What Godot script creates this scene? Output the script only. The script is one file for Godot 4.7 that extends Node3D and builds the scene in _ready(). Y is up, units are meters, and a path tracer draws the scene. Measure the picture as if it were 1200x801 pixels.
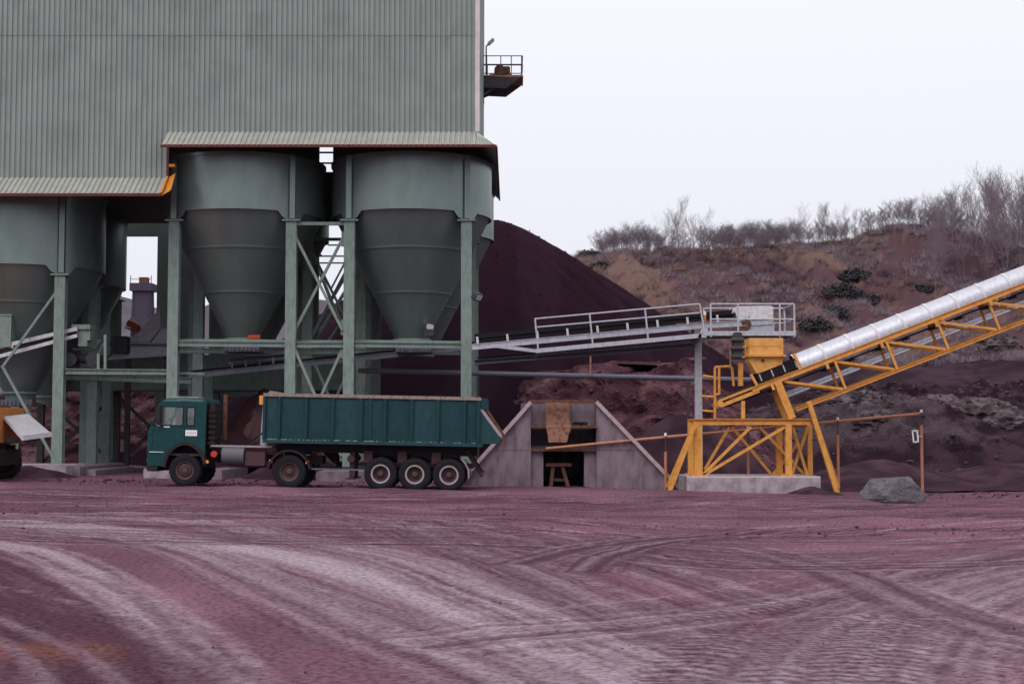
extends Node3D
# A lava-gravel works in a quarry: clad bunker building on steel silos, tipper truck, belt conveyors, stockpile and hillside.
# Units are metres, y up; the camera stands at the origin and looks along -z. at() gives the spot at a measured bearing and a chosen distance.

const FOCAL := 1700.0
const EYE := 1.75
var pitch := atan(106.5 / 1700.0)
var origin := Vector3.ZERO
var rng := RandomNumberGenerator.new()
var M := {}
var TX := {}
var taken := {}
var fbm := FastNoiseLite.new()
var fine := FastNoiseLite.new()
var ridge := FastNoiseLite.new()


class Geo:
	var v := PackedVector3Array()
	var n := PackedVector3Array()
	var uv := PackedVector2Array()
	var c := PackedColorArray()
	var xf := Transform3D()

	func tri(a: Vector3, b: Vector3, d: Vector3) -> void:
		a = xf * a; b = xf * b; d = xf * d
		var m := (b - a).cross(d - a).normalized()
		v.append(a); v.append(d); v.append(b)
		n.append(m); n.append(m); n.append(m)

	func quad(a: Vector3, b: Vector3, d: Vector3, e: Vector3) -> void:
		tri(a, b, d); tri(a, d, e)

	func smooth_quad(a: Vector3, b: Vector3, d: Vector3, e: Vector3, na: Vector3, nb: Vector3, nd: Vector3, ne: Vector3) -> void:
		var t := xf.basis
		a = xf * a; b = xf * b; d = xf * d; e = xf * e
		na = (t * na).normalized(); nb = (t * nb).normalized(); nd = (t * nd).normalized(); ne = (t * ne).normalized()
		for p in [a, d, b, a, e, d]: v.append(p)
		for p in [na, nd, nb, na, ne, nd]: n.append(p)

	func box(center: Vector3, size: Vector3, turn := Basis()) -> void:
		var h := size * 0.5
		var p := []
		for i in 8:
			p.append(center + turn * Vector3(h.x if i & 1 else -h.x, h.y if i & 2 else -h.y, h.z if i & 4 else -h.z))
		quad(p[4], p[5], p[7], p[6]); quad(p[1], p[0], p[2], p[3])
		quad(p[5], p[1], p[3], p[7]); quad(p[0], p[4], p[6], p[2])
		quad(p[6], p[7], p[3], p[2]); quad(p[0], p[1], p[5], p[4])

	# a box whose long edges are chamfered by e
	func soft_box(center: Vector3, size: Vector3, e: float, turn := Basis()) -> void:
		var h := size * 0.5
		var poly := PackedVector2Array([Vector2(-h.x + e, -h.y), Vector2(h.x - e, -h.y), Vector2(h.x, -h.y + e), Vector2(h.x, h.y - e), Vector2(h.x - e, h.y), Vector2(-h.x + e, h.y), Vector2(-h.x, h.y - e), Vector2(-h.x, -h.y + e)])
		var keep := xf
		xf = xf * Transform3D(turn, center)
		prism(poly, -h.z, h.z)
		xf = keep

	func bar(a: Vector3, b: Vector3, w: float, h: float, up := Vector3.UP) -> void:
		var z := (b - a).normalized()
		var x := up.cross(z)
		if x.length() < 0.01: x = Vector3.RIGHT.cross(z)
		x = x.normalized()
		box((a + b) * 0.5, Vector3(w, h, a.distance_to(b)), Basis(x, z.cross(x), z))

	# rolled steel section with two flanges and a web; w across, h deep along up
	func girder(a: Vector3, b: Vector3, w: float, h: float, t: float, up := Vector3.UP) -> void:
		var z := (b - a).normalized()
		var x := up.cross(z)
		if x.length() < 0.01: x = Vector3.RIGHT.cross(z)
		x = x.normalized()
		var turn := Basis(x, z.cross(x), z)
		var l := a.distance_to(b)
		var m := (a + b) * 0.5
		box(m + turn.y * (h - t) * 0.5, Vector3(w, t, l), turn)
		box(m - turn.y * (h - t) * 0.5, Vector3(w, t, l), turn)
		box(m, Vector3(t, h - 2.0 * t - 0.002, l - 0.004), turn)

	func tube(a: Vector3, b: Vector3, r0: float, r1: float, k := 8, caps := true) -> void:
		var z := (b - a).normalized()
		var x := Vector3.UP.cross(z)
		if x.length() < 0.05: x = Vector3.RIGHT.cross(z)
		x = x.normalized()
		var y := z.cross(x)
		for i in k:
			var s := TAU * i / k
			var t := TAU * (i + 1) / k
			var d0 := x * cos(s) + y * sin(s)
			var d1 := x * cos(t) + y * sin(t)
			smooth_quad(a + d0 * r0, a + d1 * r0, b + d1 * r1, b + d0 * r1, d0, d1, d1, d0)
			if caps:
				tri(b, b + d0 * r1, b + d1 * r1)
				tri(a, a + d1 * r0, a + d0 * r0)

	func pipe(pts: Array, r: float, k := 8) -> void:
		for i in pts.size() - 1: tube(pts[i], pts[i + 1], r, r, k)

	# profile of (radius, height) turned round the y axis of xf
	func lathe(profile: Array, k := 24, from := 0.0, to := TAU) -> void:
		for j in profile.size() - 1:
			var p: Vector2 = profile[j]
			var q: Vector2 = profile[j + 1]
			var e := q - p
			if e.length() < 0.00001: continue
			var m := Vector2(e.y, -e.x).normalized()
			for i in k:
				var s := from + (to - from) * i / k
				var t := from + (to - from) * (i + 1) / k
				var d0 := Vector3(sin(s), 0, cos(s))
				var d1 := Vector3(sin(t), 0, cos(t))
				var n0 := d0 * m.x + Vector3(0, m.y, 0)
				var n1 := d1 * m.x + Vector3(0, m.y, 0)
				smooth_quad(d0 * p.x + Vector3(0, p.y, 0), d1 * p.x + Vector3(0, p.y, 0), d1 * q.x + Vector3(0, q.y, 0), d0 * q.x + Vector3(0, q.y, 0), n0, n1, n1, n0)

	# polygon in xy (counter-clockwise) extruded from z0 to z1
	func prism(poly: PackedVector2Array, z0: float, z1: float) -> void:
		var idx := Geometry2D.triangulate_polygon(poly)
		for i in range(0, idx.size(), 3):
			var a := poly[idx[i]]
			var b := poly[idx[i + 1]]
			var d := poly[idx[i + 2]]
			if (b - a).cross(d - a) < 0.0:
				var t := b
				b = d
				d = t
			tri(Vector3(a.x, a.y, z1), Vector3(b.x, b.y, z1), Vector3(d.x, d.y, z1))
			tri(Vector3(a.x, a.y, z0), Vector3(d.x, d.y, z0), Vector3(b.x, b.y, z0))
		for i in poly.size():
			var a := poly[i]
			var b := poly[(i + 1) % poly.size()]
			quad(Vector3(a.x, a.y, z0), Vector3(b.x, b.y, z0), Vector3(b.x, b.y, z1), Vector3(a.x, a.y, z1))

	func mesh(shift := Vector3.ZERO) -> ArrayMesh:
		var a := []
		a.resize(Mesh.ARRAY_MAX)
		if shift != Vector3.ZERO:
			for i in v.size(): v[i] -= shift
		a[Mesh.ARRAY_VERTEX] = v
		a[Mesh.ARRAY_NORMAL] = n
		if uv.size() == v.size(): a[Mesh.ARRAY_TEX_UV] = uv
		if c.size() == v.size(): a[Mesh.ARRAY_COLOR] = c
		var m := ArrayMesh.new()
		m.add_surface_from_arrays(Mesh.PRIMITIVE_TRIANGLES, a)
		return m


# ---------- placing and naming ----------
func at(px: float, py: float, d: float) -> Vector3:
	var u := (px - 600.0) / FOCAL
	var w := (400.5 - py) / FOCAL
	var cp := cos(pitch)
	var sp := sin(pitch)
	var s := d / (cp - w * sp)
	return Vector3(u * s, EYE + (w * cp + sp) * s, -d)

func ground_height(x: float, z: float) -> float:
	var d := -z
	return -0.0195 * clampf(x + 5.3, -26.0, 19.0) * smoothstep(14.0, 40.0, d)

func on_ground(px: float, py: float) -> Vector3:
	var lo := 3.0
	var hi := 120.0
	for i in 40:
		var m := (lo + hi) * 0.5
		var p := at(px, py, m)
		if p.y > ground_height(p.x, p.z): lo = m
		else: hi = m
	return at(px, py, lo)

func numbered(called: String) -> String:
	if not taken.has(called):
		taken[called] = 0
		return called
	taken[called] += 1
	return "%s_%03d" % [called, taken[called]]

func tag(o: Node3D, label: String, category: String, group := "") -> Node3D:
	o.set_meta("label", label)
	o.set_meta("category", category)
	if group != "": o.set_meta("group", group)
	return o

func thing(called: String, label: String, category: String, base: Vector3, group := "") -> Node3D:
	var o := Node3D.new()
	o.name = numbered(called)
	add_child(o)
	o.position = base
	origin = base
	return tag(o, label, category, group)

func part(parent: Node3D, called: String, g: Geo, m: Material) -> MeshInstance3D:
	return part_mesh(parent, called, g.mesh(origin), m)

func part_mesh(parent: Node3D, called: String, mesh: Mesh, m: Material, where := Vector3.ZERO, turn := Basis()) -> MeshInstance3D:
	var o := MeshInstance3D.new()
	o.mesh = mesh
	o.material_override = m
	o.name = called
	parent.add_child(o, true)
	o.transform = Transform3D(turn, where)
	return o

func setting(called: String, mesh: Mesh, m: Material, base := Vector3.ZERO) -> MeshInstance3D:
	var o := MeshInstance3D.new()
	o.mesh = mesh
	o.material_override = m
	o.name = numbered(called)
	add_child(o)
	o.position = base
	o.set_meta("kind", "structure")
	return o

func copy_of(o: Node3D) -> Node3D:
	var r: Node3D = o.duplicate()
	r.name = numbered(String(o.name).rstrip("0123456789_") if String(o.name).right(3).is_valid_int() else String(o.name))
	add_child(r)
	return r

# sheet of nu x nv cells over a callable (u, v) -> Vector3, with colours; flat = facets
func sheet(nu: int, nv: int, f: Callable, tint: Callable, flat := false) -> ArrayMesh:
	var pts := PackedVector3Array()
	pts.resize((nu + 1) * (nv + 1))
	for j in nv + 1:
		for i in nu + 1:
			pts[j * (nu + 1) + i] = f.call(float(i) / nu, float(j) / nv)
	var a := []
	a.resize(Mesh.ARRAY_MAX)
	var w := nu + 1
	var v := PackedVector3Array()
	var n := PackedVector3Array()
	var c := PackedColorArray()
	if flat:
		for j in nv:
			for i in nu:
				var q := [pts[j * w + i], pts[j * w + i + 1], pts[(j + 1) * w + i + 1], pts[(j + 1) * w + i]]
				for t in ([[0, 1, 2], [0, 2, 3]] if (i + j) % 2 == 0 else [[0, 1, 3], [1, 2, 3]]):
					var m: Vector3 = (q[t[1]] - q[t[0]]).cross(q[t[2]] - q[t[0]]).normalized()
					var col: Color = tint.call((q[t[0]] + q[t[1]] + q[t[2]]) / 3.0, m)
					for k in [0, 2, 1]:
						v.append(q[t[k]]); n.append(m); c.append(col)
	else:
		var idx := PackedInt32Array()
		v = pts
		n.resize(pts.size())
		c.resize(pts.size())
		for j in nv + 1:
			for i in w:
				var du := pts[j * w + mini(i + 1, nu)] - pts[j * w + maxi(i - 1, 0)]
				var dv := pts[mini(j + 1, nv) * w + i] - pts[maxi(j - 1, 0) * w + i]
				var m := du.cross(dv).normalized()
				n[j * w + i] = m
				c[j * w + i] = tint.call(pts[j * w + i], m)
		for j in nv:
			for i in nu:
				var k := j * w + i
				idx.append_array([k, k + w + 1, k + 1, k, k + w, k + w + 1])
		a[Mesh.ARRAY_INDEX] = idx
	a[Mesh.ARRAY_VERTEX] = v
	a[Mesh.ARRAY_NORMAL] = n
	a[Mesh.ARRAY_COLOR] = c
	var m2 := ArrayMesh.new()
	m2.add_surface_from_arrays(Mesh.PRIMITIVE_TRIANGLES, a)
	return m2


# ---------- materials ----------
func noise_texture(seed_: int, freq: float, octaves: int, ramp: Array, size := 512, kind := FastNoiseLite.TYPE_SIMPLEX_SMOOTH) -> NoiseTexture2D:
	var f := FastNoiseLite.new()
	f.seed = seed_
	f.noise_type = kind
	f.frequency = freq
	f.fractal_octaves = octaves
	f.fractal_gain = 0.6
	if kind == FastNoiseLite.TYPE_CELLULAR:
		f.cellular_return_type = FastNoiseLite.RETURN_DISTANCE2_SUB
	var g := Gradient.new()
	g.offsets = PackedFloat32Array(ramp.map(func(r): return r[0]))
	g.colors = PackedColorArray(ramp.map(func(r): return r[1]))
	var t := NoiseTexture2D.new()
	t.width = size
	t.height = size
	t.seamless = true
	t.noise = f
	t.color_ramp = g
	return t

func grey(x: float) -> Color:
	return Color(x, x, x)

func paint(r: float, g: float, b: float, rough := 0.6, tex: Texture2D = null, scale := Vector3.ONE, metal := 0.0) -> StandardMaterial3D:
	var m := StandardMaterial3D.new()
	m.albedo_color = Color(r, g, b).linear_to_srgb()
	m.roughness = rough
	m.metallic = metal
	m.metallic_specular = 0.12 if rough >= 0.75 else (0.3 if rough >= 0.5 else 0.5)
	if tex:
		m.albedo_texture = tex
		m.uv1_triplanar = true
		m.uv1_world_triplanar = true
		m.uv1_scale = scale
	return m

func relief(m: StandardMaterial3D, tex: Texture2D, centimetres: float) -> StandardMaterial3D:
	m.heightmap_enabled = true
	m.heightmap_texture = tex
	m.heightmap_scale = centimetres
	return m

func make_materials() -> void:
	TX.grime = noise_texture(3, 0.012, 5, [[0.0, grey(0.78)], [0.35, grey(0.91)], [0.6, grey(0.96)], [1.0, grey(1.0)]])
	TX.soft = noise_texture(8, 0.008, 5, [[0.0, grey(0.88)], [0.5, grey(0.955)], [1.0, grey(1.0)]])
	TX.rusty = noise_texture(5, 0.02, 5, [[0.0, Color(0.62, 0.5, 0.46)], [0.25, Color(0.8, 0.74, 0.7)], [0.45, Color(0.94, 0.93, 0.92)], [1.0, grey(1.0)]])
	TX.stain = noise_texture(29, 0.014, 5, [[0.0, Color(0.8, 0.74, 0.72)], [0.3, Color(0.91, 0.89, 0.88)], [0.5, grey(0.96)], [1.0, grey(1.0)]])
	TX.speck = noise_texture(11, 0.12, 4, [[0.0, grey(0.35)], [0.4, grey(0.75)], [0.6, grey(0.9)], [1.0, grey(1.0)]])
	TX.bump = noise_texture(13, 0.05, 5, [[0.0, grey(0.0)], [1.0, grey(1.0)]])
	TX.stone = noise_texture(17, 0.03, 4, [[0.0, grey(0.0)], [1.0, grey(1.0)]], 512, FastNoiseLite.TYPE_CELLULAR)
	TX.concrete = noise_texture(23, 0.012, 6, [[0.0, grey(0.68)], [0.35, grey(0.86)], [0.6, grey(0.94)], [1.0, grey(1.0)]])
	# building and silos
	M.clad = [paint(0.262, 0.296, 0.285, 0.55, TX.soft, Vector3(0.1, 0.1, 0.1)), paint(0.257, 0.291, 0.28, 0.55, TX.soft, Vector3(0.13, 0.13, 0.13)), paint(0.267, 0.3, 0.289, 0.55, TX.soft, Vector3(0.08, 0.08, 0.08))]
	M.canopy = [paint(0.335, 0.335, 0.305, 0.6, TX.grime, Vector3(0.3, 0.3, 0.3)), paint(0.32, 0.322, 0.292, 0.6, TX.grime, Vector3(0.25, 0.3, 0.25))]
	M.trim = paint(0.62, 0.56, 0.58, 0.5, TX.soft, Vector3(0.3, 0.3, 0.3))
	M.fascia = paint(0.13, 0.03, 0.028, 0.7, TX.grime, Vector3(0.5, 0.5, 0.5))
	M.orange_edge = paint(0.62, 0.24, 0.04, 0.6, TX.grime, Vector3(0.6, 0.6, 0.6))
	M.silo = paint(0.168, 0.222, 0.212, 0.36, TX.soft, Vector3(0.4, 0.12, 0.4), 0.45)
	M.silo.metallic_specular = 0.7
	M.green_steel = paint(0.215, 0.272, 0.25, 0.6, TX.grime, Vector3(0.8, 0.25, 0.8))
	M.dark_steel = paint(0.07, 0.065, 0.07, 0.75, TX.grime, Vector3(0.5, 0.5, 0.5))
	M.grey_steel = paint(0.44, 0.44, 0.51, 0.5, TX.grime, Vector3(0.7, 0.7, 0.7))
	M.grey_dull = paint(0.13, 0.13, 0.17, 0.6, TX.grime, Vector3(0.7, 0.7, 0.7))
	M.white_steel = paint(0.62, 0.6, 0.64, 0.5, TX.grime, Vector3(0.7, 0.7, 0.7))
	M.galvanised = paint(0.47, 0.47, 0.53, 0.42, TX.grime, Vector3(0.8, 0.8, 0.8), 0.55)
	M.orange = paint(0.66, 0.305, 0.072, 0.55, TX.stain, Vector3(0.5, 0.5, 0.5))
	M.orange_dull = paint(0.5, 0.19, 0.085, 0.65, TX.grime, Vector3(0.6, 0.6, 0.6))
	M.yellow = paint(0.70, 0.355, 0.10, 0.55, TX.stain, Vector3(0.3, 0.3, 0.3))
	M.rust = paint(0.15, 0.075, 0.055, 0.85, TX.rusty, Vector3(0.5, 0.5, 0.5))
	M.rust_light = paint(0.34, 0.185, 0.14, 0.85, TX.rusty, Vector3(0.4, 0.4, 0.4))
	M.red = paint(0.4, 0.06, 0.025, 0.6, TX.grime, Vector3(1, 1, 1))
	M.rubber = paint(0.022, 0.021, 0.026, 0.85, TX.grime, Vector3(2, 2, 2))
	M.belt = paint(0.018, 0.016, 0.02, 0.8)
	M.concrete = relief(paint(0.245, 0.185, 0.22, 0.9, TX.concrete, Vector3(0.35, 0.14, 0.35)), TX.bump, 0.4)
	M.concrete_light = relief(paint(0.40, 0.33, 0.365, 0.9, TX.concrete, Vector3(0.35, 0.25, 0.35)), TX.bump, 0.4)
	M.coping = relief(paint(0.45, 0.34, 0.37, 0.9, TX.grime, Vector3(0.8, 0.8, 0.8)), TX.bump, 0.5)
	# truck
	M.truck_green = paint(0.006, 0.052, 0.057, 0.35, TX.grime, Vector3(0.6, 0.6, 0.6))
	M.truck_green.clearcoat_enabled = true
	M.truck_green.clearcoat = 0.12
	M.truck_green.metallic_specular = 0.3
	M.truck_green.clearcoat_roughness = 0.25
	M.tipper = [paint(0.012, 0.05, 0.06, 0.5, TX.grime, Vector3(0.8, 0.35, 0.8)), paint(0.016, 0.057, 0.068, 0.5, TX.stain, Vector3(0.7, 0.3, 0.7)), paint(0.011, 0.046, 0.055, 0.5, TX.grime, Vector3(0.5, 0.4, 0.5))]
	M.tipper_rim = paint(0.30, 0.24, 0.22, 0.8, TX.rusty, Vector3(0.9, 0.9, 0.9))
	M.chassis = paint(0.04, 0.03, 0.034, 0.75, TX.grime, Vector3(1, 1, 1))
	M.mud = paint(0.09, 0.05, 0.06, 0.95, TX.grime, Vector3(1.5, 1.5, 1.5))
	M.rim_red = paint(0.1, 0.055, 0.058, 0.7, TX.grime, Vector3(2, 2, 2))
	M.rim_pale = paint(0.36, 0.3, 0.32, 0.6, TX.grime, Vector3(3, 3, 3))
	M.glass = StandardMaterial3D.new()
	M.glass.albedo_color = Color(0.5, 0.55, 0.56, 0.1)
	M.glass.transparency = BaseMaterial3D.TRANSPARENCY_ALPHA
	M.glass.roughness = 0.04
	M.white = paint(0.75, 0.73, 0.74, 0.6)
	M.lamp_red = paint(0.45, 0.03, 0.03, 0.25)
	M.lamp_amber = paint(0.8, 0.32, 0.06, 0.3)
	M.seat = paint(0.06, 0.05, 0.055, 0.9)
	M.dumper = paint(0.5, 0.2, 0.06, 0.7, TX.rusty, Vector3(0.7, 0.7, 0.7))
	M.steel_worn = paint(0.45, 0.43, 0.47, 0.45, TX.grime, Vector3(1, 1, 1))
	# earth
	M.earth = relief(tinted(TX.speck, Vector3(0.45, 0.45, 0.45)), TX.bump, 5.0)
	M.heap = relief(tinted(TX.speck, Vector3(0.6, 0.6, 0.6)), TX.bump, 4.0)
	M.rock_face = relief(tinted(TX.speck, Vector3(0.35, 0.35, 0.35)), TX.bump, 10.0)
	M.boulder = relief(paint(0.23, 0.205, 0.245, 0.9, TX.concrete, Vector3(1.6, 1.6, 1.6)), TX.bump, 6.0)
	M.bark = paint(0.15, 0.115, 0.135, 0.95)
	M.twig = paint(0.2, 0.155, 0.185, 0.95)
	M.twig_pale = paint(0.26, 0.21, 0.24, 0.95)
	M.evergreen = paint(0.05, 0.046, 0.052, 0.9)
	M.scrub = tinted(null, Vector3.ONE)

func tinted(tex: Texture2D, scale: Vector3) -> StandardMaterial3D:
	var m := paint(1, 1, 1, 0.95, tex, scale)
	m.vertex_color_use_as_albedo = true
	return m


# ---------- clad building ----------
# one corrugated sheet, five ribs wide, standing in xy with its ribs towards +z
func rib_sheet(ribs: int, height: float, pitch_: float, deep: float) -> ArrayMesh:
	var g := Geo.new()
	var line := []
	for i in ribs:
		var x := i * pitch_
		line.append_array([Vector2(x, 0), Vector2(x + pitch_ * 0.26, 0), Vector2(x + pitch_ * 0.40, deep), Vector2(x + pitch_ * 0.86, deep)])
	line.append(Vector2(ribs * pitch_, 0))
	for i in line.size() - 1:
		var a: Vector2 = line[i]
		var b: Vector2 = line[i + 1]
		g.quad(Vector3(a.x, 0, a.y), Vector3(b.x, 0, b.y), Vector3(b.x, height, b.y), Vector3(a.x, height, a.y))
	# back and bottom edge give the sheet its thickness
	g.quad(Vector3(0, 0, -0.012), Vector3(0, height, -0.012), Vector3(ribs * pitch_, height, -0.012), Vector3(ribs * pitch_, 0, -0.012))
	for i in line.size() - 1:
		var a: Vector2 = line[i]
		var b: Vector2 = line[i + 1]
		g.quad(Vector3(a.x, 0, -0.012), Vector3(b.x, 0, -0.012), Vector3(b.x, 0, b.y), Vector3(a.x, 0, a.y))
	return g.mesh()

func build_plant() -> void:
	var front := -52.0
	var back := -63.0
	var right := -1.285
	var step := -12.48
	var left := step - 12 * 0.95
	var top := 21.5
	var low := 10.93
	var high := 12.6
	var t := thing("plant_building", "tall grey green corrugated metal building raised on the silos", "building", Vector3(-10, 12.6, -57.5))
	var base := origin
	var pit := 0.19
	var w := 5 * pit
	var lap := 16.25
	var tall := rib_sheet(5, lap - high, pit, 0.05)
	var taller := rib_sheet(5, lap - low, pit, 0.05)
	var upper := rib_sheet(5, top - lap + 0.08, pit, 0.05)
	var n := int(round((right - step) / w))
	var wr := (right - step) / n
	for i in n:
		part_mesh(t, "cladding_sheet", tall, M.clad[(i * 7 + i / 3) % 3], Vector3(step + i * wr, high, front) - base, Basis.from_scale(Vector3(wr / w, 1, 1)))
		part_mesh(t, "cladding_sheet", upper, M.clad[(i * 4 + 1) % 3], Vector3(step + i * wr, lap - 0.08, front + 0.014) - base, Basis.from_scale(Vector3(wr / w, 1, 1)))
	for i in 12:
		part_mesh(t, "cladding_sheet", upper, M.clad[(i * 4 + 2) % 3], Vector3(step - (i + 1) * w, lap - 0.08, front + 0.014) - base)
		part_mesh(t, "cladding_sheet", taller, M.clad[(i * 5 + 1) % 3], Vector3(step - (i + 1) * w, low, front) - base)
	var side_turn := Basis(Vector3.UP, PI / 2)
	var ns := 11
	for i in ns:
		part_mesh(t, "cladding_sheet", tall, M.clad[i % 3], Vector3(right, high, front - i * (front - back) / ns - 0.02) - base, side_turn * Basis.from_scale(Vector3((front - back) / ns / w * 0.998, 1, 1)))
		part_mesh(t, "cladding_sheet", upper, M.clad[(i + 1) % 3], Vector3(right + 0.014, lap - 0.08, front - i * (front - back) / ns - 0.02) - base, side_turn * Basis.from_scale(Vector3((front - back) / ns / w * 0.998, 1, 1)))
	var g := Geo.new()
	g.box(Vector3(right + 0.03, (high + top) / 2, front + 0.03), Vector3(0.16, top - high - 0.05, 0.16))
	part(t, "corner_trim", g, M.trim)
	# rear wall of sheets round a small window, inside faces dark
	var wx0 := -8.45
	var wx1 := -7.85
	var wy0 := 13.15
	var wy1 := 14.55
	g = Geo.new()
	var foot := 10.9
	g.box(Vector3((left + wx0) / 2, (foot + top) / 2, back), Vector3(wx0 - left, top - foot, 0.12))
	g.box(Vector3((right - 0.08 + wx1) / 2, (foot + top) / 2, back), Vector3(right - 0.08 - wx1, top - foot, 0.12))
	g.box(Vector3((wx0 + wx1) / 2, (wy1 + top) / 2, back), Vector3(wx1 - wx0, top - wy1, 0.12))
	g.box(Vector3((wx0 + wx1) / 2, (foot + wy0) / 2, back), Vector3(wx1 - wx0, wy0 - foot, 0.12))
	part(t, "rear_wall", g, M.clad[1])
	for y in [13.55, 14.02]:
		g = Geo.new()
		g.box(Vector3((wx0 + wx1) / 2, y, back), Vector3(wx1 - wx0, 0.07, 0.08))
		part(t, "window_bar", g, M.dark_steel)
	g = Geo.new()
	g.box(Vector3(left + 0.06, (low + top) / 2, (front + back) / 2), Vector3(0.12, top - low, front - back - 0.14))
	part(t, "side_wall", g, M.clad[1])
	g = Geo.new()
	g.box(Vector3((left + right) / 2 - 0.02, top + 0.1, (front + back) / 2), Vector3(right - left + 0.3, 0.2, front - back + 0.4))
	part(t, "roof", g, M.clad[1])
	# inner lining behind the front sheets, and the side of the step
	g = Geo.new()
	g.box(Vector3((step + right) / 2, (high + top) / 2 + 0.02, front - 0.1), Vector3(right - step - 0.3, top - high, 0.06))
	g.box(Vector3((step + left) / 2 + 0.05, (low + top) / 2 + 0.02, front - 0.1), Vector3(step - left - 0.3, top - low, 0.06))
	part(t, "inner_lining", g, M.clad[1])
	# canopies: sheets leaning out from the foot of the wall, with a dark red edge below
	var out := 0.92
	var drop_hi := high - 11.95
	var drop_lo := low - 10.2
	var lean_hi := Basis(Vector3.RIGHT, atan2(out, drop_hi)).inverse()
	var ch := rib_sheet(5, Vector2(out, drop_hi).length(), pit, 0.045)
	var cl := rib_sheet(5, Vector2(out, drop_lo).length(), pit, 0.045)
	var lean_lo := Basis(Vector3.RIGHT, atan2(out, drop_lo)).inverse()
	for i in n:
		part_mesh(t, "canopy_sheet", ch, M.canopy[i % 2], Vector3(step + i * wr, high - drop_hi, front + 0.04 + out) - base, lean_hi * Basis.from_scale(Vector3(wr / w, 1, 1)))
	for i in 12:
		part_mesh(t, "canopy_sheet", cl, M.canopy[(i + 1) % 2], Vector3(step - (i + 1) * w, low - drop_lo, front + 0.04 + out) - base, lean_lo)
	# the canopy turns the corner: one hip panel and the side run
	var hip := right + 0.72
	g = Geo.new()
	g.quad(Vector3(right, high, front + 0.06), Vector3(right, high - drop_hi, front + 0.06 + out), Vector3(hip, high - drop_hi, front + 0.06 + out), Vector3(right + 0.02, high, front + 0.04))
	g.quad(Vector3(right + 0.02, high, front + 0.04), Vector3(hip, high - drop_hi, front + 0.06 + out), Vector3(hip, high - drop_hi, front), Vector3(right + 0.03, high, front))
	for k in 5:
		var x := right + 0.1 + k * 0.13
		g.bar(Vector3(minf(x, right + 0.02 + k * 0.02), high - 0.02 * k + 0.01, front + 0.08), Vector3(x, high - drop_hi + 0.02, front + 0.07 + out), 0.05, 0.03)
	part(t, "canopy_hip", g, M.canopy[0])
	var cs := rib_sheet(5, Vector2(0.72, drop_hi).length(), pit, 0.045)
	var lean_side := side_turn * Basis(Vector3.RIGHT, atan2(0.72, drop_hi)).inverse()
	for i in ns:
		part_mesh(t, "canopy_sheet", cs, M.canopy[i % 2], Vector3(hip, high - drop_hi, front - i * (front - back) / ns) - base, lean_side * Basis.from_scale(Vector3((front - back) / ns / w * 0.998, 1, 1)))
	g = Geo.new()
	var ez := front + 0.04 + out + 0.03
	g.box(Vector3((step + hip) / 2, high - drop_hi - 0.03, ez), Vector3(hip - step + 0.04, 0.09, 0.06))
	part(t, "fascia", g, M.fascia)
	g = Geo.new()
	g.box(Vector3((step + left) / 2, low - drop_lo - 0.03, ez), Vector3(step - left, 0.10, 0.06))
	part(t, "fascia", g, M.fascia)
	g = Geo.new()
	g.box(Vector3(hip + 0.02, high - drop_hi - 0.03, (ez + back) / 2 - 0.1), Vector3(0.06, 0.09, ez - back - 0.3))
	part(t, "fascia", g, M.fascia)
	# closing edge of the step: dark red strip with an orange end gusset
	g = Geo.new()
	g.box(Vector3(step + 0.03, (low + high) / 2 - 0.15, front + 0.02), Vector3(0.07, high - low - 0.3, 0.12))
	part(t, "step_edge", g, M.fascia)
	g = Geo.new()
	g.quad(Vector3(step + 0.05, low + 0.05, front), Vector3(step + 0.05, low - drop_lo - 0.05, front + out), Vector3(step + 0.3, low - drop_lo + 0.2, front + out - 0.25), Vector3(step + 0.3, low + 0.2, front))
	g.bar(Vector3(step + 0.03, low, front + 0.08), Vector3(step + 0.03, low - drop_lo, front + out + 0.05), 0.06, 0.16)
	g.box(Vector3(step + 0.2, low + 0.45, front + 0.1), Vector3(0.22, 0.1, 0.1))
	part(t, "end_gusset", g, M.orange_edge)
	# dark lower rear screen with a clear opening (seen between the silos), and the shaft beside it
	var s := thing("rear_screen", "dark panel and column framing a bright gap between the two silos", "wall", Vector3(-15, 0, -66))
	g = Geo.new()
	var a := at(100, 277, 66)
	var b := at(186, 277, 66)
	g.box(Vector3((a.x + b.x) / 2, (a.y + 12.6) / 2, -66), Vector3(b.x - a.x, 12.6 - a.y, 0.15))
	part(s, "lintel_panel", g, M.clad[1])
	g = Geo.new()
	var c := at(206, 277, 66)
	g.box(Vector3((b.x + c.x) / 2, 6.3, -66), Vector3(c.x - b.x, 12.6, 0.5))
	part(s, "shaft", g, M.clad[1])
	# the same screen goes on behind the low silos and beside the shaft
	for e in [[-190, 133, 3.6, 12.6], [206, 232, 3.4, 12.6], [243, 300, 3.4, 11.0]]:
		var l := at(e[0], 400, 66).x
		var r := at(e[1], 400, 66).x
		g = Geo.new()
		g.box(Vector3((l + r) / 2, (e[2] + e[3]) / 2, -66.3), Vector3(r - l, e[3] - e[2], 0.12))
		part(s, "panel", g, M.clad[1])
	for px in [-120, 20, 120, 245, 298]:
		g = Geo.new()
		g.bar(Vector3(at(px, 400, 66.5).x, -0.2, -66.5), Vector3(at(px, 400, 66.5).x, 3.7, -66.5), 0.25, 0.25)
		part(s, "post", g, M.green_steel)


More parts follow.
